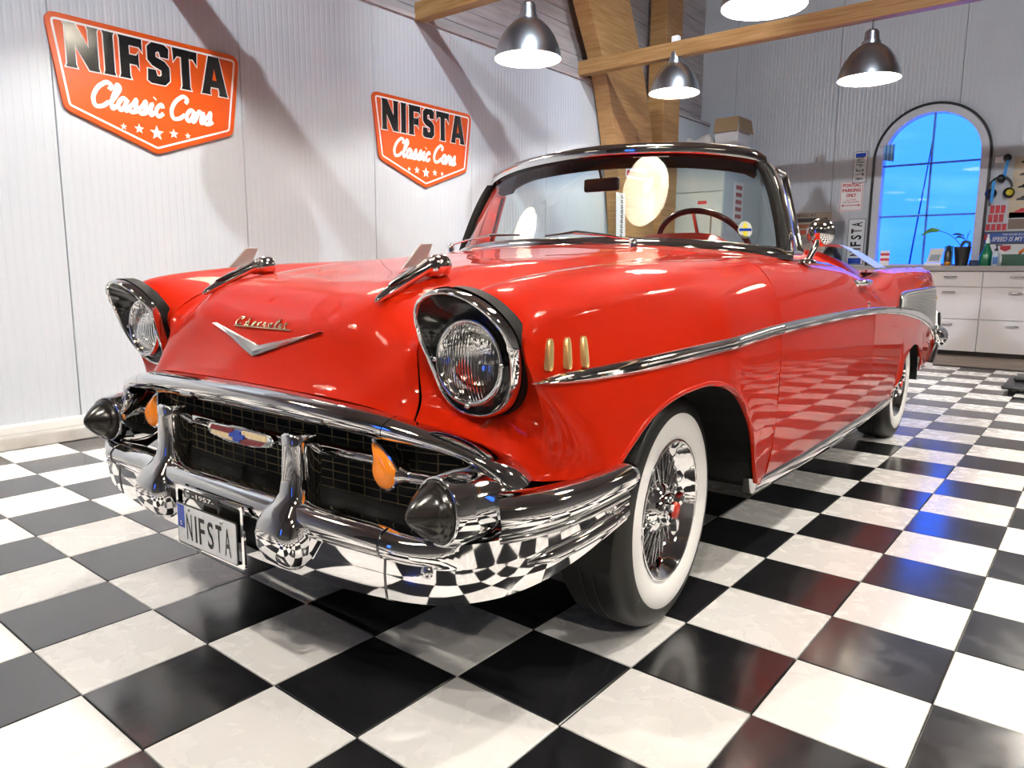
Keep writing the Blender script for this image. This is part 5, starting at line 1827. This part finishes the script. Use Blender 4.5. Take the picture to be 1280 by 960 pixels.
# ------------------------------------------------------------------ things on the worktop
def on_top(name, x, y, label, cat):
    o = empty(name, (x, y, ZW))
    return tag(o, label, cat)
b_ = on_top('spray_bottle', -.60, 8.0, 'green bottle with a white nozzle standing on the worktop', 'bottle')
MB().lathe([(0, 0), (.068, 0), (.072, .02), (.070, .10), (.045, .17), (.024, .22), (.022, .25), (0, .25)], seg=28).build('bottle_body', principled('bottle_green', (.008, .16, .07), .25), b_, smooth=True)
MB().lathe([(.022, .25), (.020, .29), (.012, .31), (.010, .35), (0, .352)], seg=18).build('nozzle', M_white, b_, smooth=True)
b_ = on_top('soap_pump', -.49, 7.80, 'small clear soap bottle with a black pump beside the green bottle', 'bottle')
MB().lathe([(0, 0), (.036, 0), (.038, .02), (.036, .13), (.016, .15), (.014, .165)], seg=22).build('bottle_body', principled('soap_pale', (.55, .66, .72), .2), b_, smooth=True)
MB().prism(rounded_poly([(-.022, .02), (.022, .02), (.022, .10), (-.022, .10)], .005), .002, (Vector((0, -.0375, 0)), Vector((1, 0, 0)), Vector((0, 0, 1)), Vector((0, -1, 0)))).build('bottle_label', principled('label_blue', (.05, .15, .42), .4), b_)
MB().lathe([(.016, .16), (.018, .18), (.006, .19), (.006, .215), (.014, .218), (.014, .228), (0, .23)], seg=16).build('pump', M_black, b_, smooth=True)
MB().box((0, -.006, .216), (.045, .006, .226)).build('spout', M_black, b_, bevel=.002)
b_ = on_top('green_crate', -.20, 7.98, 'dark green crate holding orange cloth at the right edge', 'crate')
mb = MB()
mb.box((-.24, -.12, 0), (.24, -.112, .12)).box((-.24, .112, 0), (.24, .12, .12)).box((-.24, -.112, 0), (-.232, .112, .12)).box((.232, -.112, 0), (.24, .112, .12)).box((-.232, -.112, 0), (.232, .112, .008))
mb.build('crate_walls', principled('crate_green', (.005, .055, .028), .4), b_)
MB().box((-.245, -.125, .105), (.245, -.112, .125)).build('crate_rim', principled('crate_green', (0, 0, 0)), b_)
mb = MB()
rows = []
for i in range(7):
    rows.append([((-.12 + .34 * j / 10), 7.90 + .12 * i / 6, ZW + .10 + .16 * math.sin(math.pi * (j + .5) / 11) ** .6 * math.sin(math.pi * (i + .5) / 7) ** .5 + .012 * math.sin(j * 2.1 + i)) for j in range(11)])
mb.grid([[(p[0] - .18, p[1], p[2]) for p in r] for r in rows])
tag(mb.build('orange_cloth', principled('cloth_orange', (.80, .18, .01), .7), smooth=True, solid=.004), 'crumpled orange cloth spilling out of the green crate', 'cloth')
b_ = on_top('plant_pot', -.835, 7.98, 'black plant pot with a long drooping green leaf', 'plant')
MB().lathe([(0, 0), (.062, 0), (.085, .20), (.088, .20), (.088, .215), (.078, .215), (.075, .19), (0, .19)], seg=24).build('pot', M_black, b_, smooth=True, angle=40)
M_leaf = principled('leaf_green', (.10, .26, .05), .4)
M_stem = principled('stem_dark', (.02, .07, .05), .5)
MB().tube(spline([(0, 0, .19), (-.07, 0, .29), (-.17, 0, .37), (-.25, 0, .40)], 5), .004, 6).build('stem', M_stem, b_, smooth=True)
def leaf(mb, a, b, c, w):
    pts = spline([a, b, c], 5)
    L, Rr = [], []
    n = len(pts)
    for i, p in enumerate(pts):
        ww = w * math.sin(math.pi * (i + .3) / (n - .4)) ** .7
        L.append(p + Vector((0, .4 * ww, .8 * ww)))
        Rr.append(p + Vector((0, -.6 * ww, -.8 * ww)))
    mb.grid([L, pts, Rr])
for a, b, c, w in (((-.24, 0, .40), (-.33, -.005, .41), (-.43, -.01, .355), .035), ((.0, 0, .34), (-.06, .01, .36), (-.12, .02, .355), .016), ((.02, 0, .30), (-.05, .0, .33), (-.09, .02, .31), .014), ((.03, 0, .22), (.04, .0, .30), (.035, .0, .38), .022), ((.01, 0, .22), (.005, .0, .30), (.0, .0, .36), .016)):
    mb = MB(); leaf(mb, a, b, c, w); mb.build('leaf', M_leaf if w > .03 else M_stem, b_, smooth=True, solid=.001)
MB().tube(spline([(.0, 0, .19), (.02, 0, .28), (.06, 0, .40)], 4), .003, 6).build('stem', M_stem, b_)
MB().tube(spline([(.055, 0, .18), (.06, 0, .26), (.01, 0, .27), (-.02, 0, .22)], 4), .016, 8).build('tie_loop', principled('loop_dark', (.02, .05, .05), .4), b_, smooth=True)
b_ = on_top('oil_bottle', -.955, 7.86, 'slim black bottle with an orange band left of the plant pot', 'bottle')
MB().lathe([(0, 0), (.034, 0), (.034, .045)], seg=20).build('band', principled('band_orange', (.55, .22, .03), .4), b_, smooth=True)
MB().lathe([(.034, .045), (.034, .16), (.02, .18), (.016, .185)], seg=20).build('bottle_body', M_black, b_, smooth=True)
MB().lathe([(.018, .183), (.024, .19), (.022, .215), (.0, .235)], seg=16).build('cap', principled('cap_navy', (.01, .015, .06), .3), b_, smooth=True)
b_ = on_top('display_card', -1.10, 7.95, 'small pale card on a stand in front of the window', 'card')
MB().add([(-.085, 0, .04), (.055, 0, .04), (.085, .03, .20), (-.055, .03, .20)], [(0, 1, 2, 3)]).build('card_face', principled('card_pale', (.62, .60, .52), .5), b_, solid=.004)
MB().box((-.10, -.02, 0), (.07, .06, .035)).build('card_stand', M_signwhite, b_, bevel=.004)
MB().add([(-.06, -.004, .06), (.04, -.004, .06), (.055, .012, .13), (-.045, .012, .13)], [(0, 1, 2, 3)]).build('card_print', principled('print_grey', (.25, .28, .32), .5), b_)
b_ = on_top('blue_canister', -.985, 8.08, 'pale blue canister between the card and the slim black bottle', 'canister')
MB().lathe([(0, 0), (.045, 0), (.047, .02), (.047, .17), (.04, .19)], seg=20).build('can_body', principled('can_blue', (.12, .45, .75), .3), b_, smooth=True)
MB().lathe([(.043, .188), (.043, .23), (0, .232)], seg=20).build('can_lid', principled('can_teal', (.03, .45, .45), .3), b_, smooth=True)
b_ = on_top('navy_tin', -.72, 8.12, 'low navy tin between the plant pot and the green bottle', 'tin')
MB().box((-.055, -.04, 0), (.055, .04, .055)).build('tin_body', principled('tin_navy', (.01, .03, .10), .35), b_, bevel=.006)
MB().box((-.057, -.042, .055), (.057, .042, .066)).build('tin_lid', principled('tin_navy', (0, 0, 0)), b_, bevel=.003)
# striped tag in the window, flag and outside mast
b_ = on_top('striped_tag', -1.62, 7.90, 'small red and white striped tag standing on the worktop by the window', 'tag')
for k in range(4):
    MB().box((-.05, -.002, .06 + k * .03), (.05, .002, .09 + k * .03)).build('stripe', M_red_print if k % 2 == 0 else M_signwhite, b_)
MB().box((-.05, -.02, 0), (.05, .02, .06)).build('tag_foot', M_signwhite, b_)
fl_ = empty('window_flag', (-1.745, 8.235, 2.33))
tag(fl_, 'small striped flag on a stick at the upper left of the arched window', 'flag')
MB().tube([(-.13, 0, .16), (.0, 0, .18), (.08, -.01, .205)], .003, 6).build('stick', M_steel, fl_)
for k in range(6):
    MB().box((-.06 + k * .02, -.002, .0 - .004 * k), (-.04 + k * .02, .002, .18)).build('flag_stripe', principled('flag_blue', (.06, .22, .60), .6) if k % 2 else principled('flag_pale', (.25, .50, .80), .6), fl_)
ms = MB().tube([(-1.86, 10.0, 0.0), (-1.74, 10.0, 1.3), (-1.58, 10.0, 3.0)], [.013, .012, .008], 10)
tag(ms.build('mast', principled('mast_blue', (.05, .12, .25), .5)), 'thin leaning mast outside the arched window', 'mast')
# stickers on the curved arch, seen through the windscreen
FA = lambda y, z, n=0.0: (Vector((-3.899 + n, y, z)), Vector((0, 1, 0)), Vector((0, 0, 1)), Vector((1, 0, 0)))
a_ = empty('arch_poster', (-3.898, 5.90, 2.13))
tag(a_, 'blue and red printed poster on the timber arch behind the windscreen', 'poster')
FR = lambda u, v, n: (Vector((n, u, v)), Vector((0, 1, 0)), Vector((0, 0, 1)), Vector((1, 0, 0)))
MB().prism(R_(.46, .19), .003, FR(0, 0, 0)).build('sheet', M_signwhite, a_)
MB().prism(R_(.44, .085), .001, FR(0, .045, .003)).build('blue_field', M_blue, a_)
MB().prism(R_(.42, .06), .001, FR(0, -.045, .003)).build('red_field', M_red_print, a_)
a_ = empty('paper_strip', (-3.898, 5.60, 1.55))
tag(a_, 'white paper strip with handwriting fixed upright on the timber arch', 'notice')
MB().prism([(-.10, -.26), (.10, -.26), (.06, .30), (-.13, .30)], .002, FR(0, 0, 0)).build('sheet', M_signwhite, a_)
mb = MB()
for k in range(9):
    z = -.2 + k * .055
    mb.tube(spline([(.004, -.02, z), (.004, .03, z + .01), (.004, -.02, z + .025), (.004, .03, z + .04)], 4), .004, 5)
mb.build('handwriting', M_signblack, a_)
# low black creeper board on the floor
cr = empty('floor_creeper', (.10, 5.72, 0))
tag(cr, 'low black workshop creeper board lying on the tiles at the right edge', 'creeper')
MB().box((-.20, -.38, .035), (.45, .36, .06)).build('board', M_black, cr, bevel=.01)
MB().box((-.15, .0, .06), (.40, .30, .10)).build('pad', M_black, cr, bevel=.02, bseg=3)
for x in (-.14, .38):
    for y in (-.32, .30):
        MB().lathe([(0, -.012), (.0175, -.012), (.0175, .012), (0, .012)], axis=(1, 0, 0), origin=(x, y, .0176), seg=14).build('castor', M_dark, cr, smooth=True)
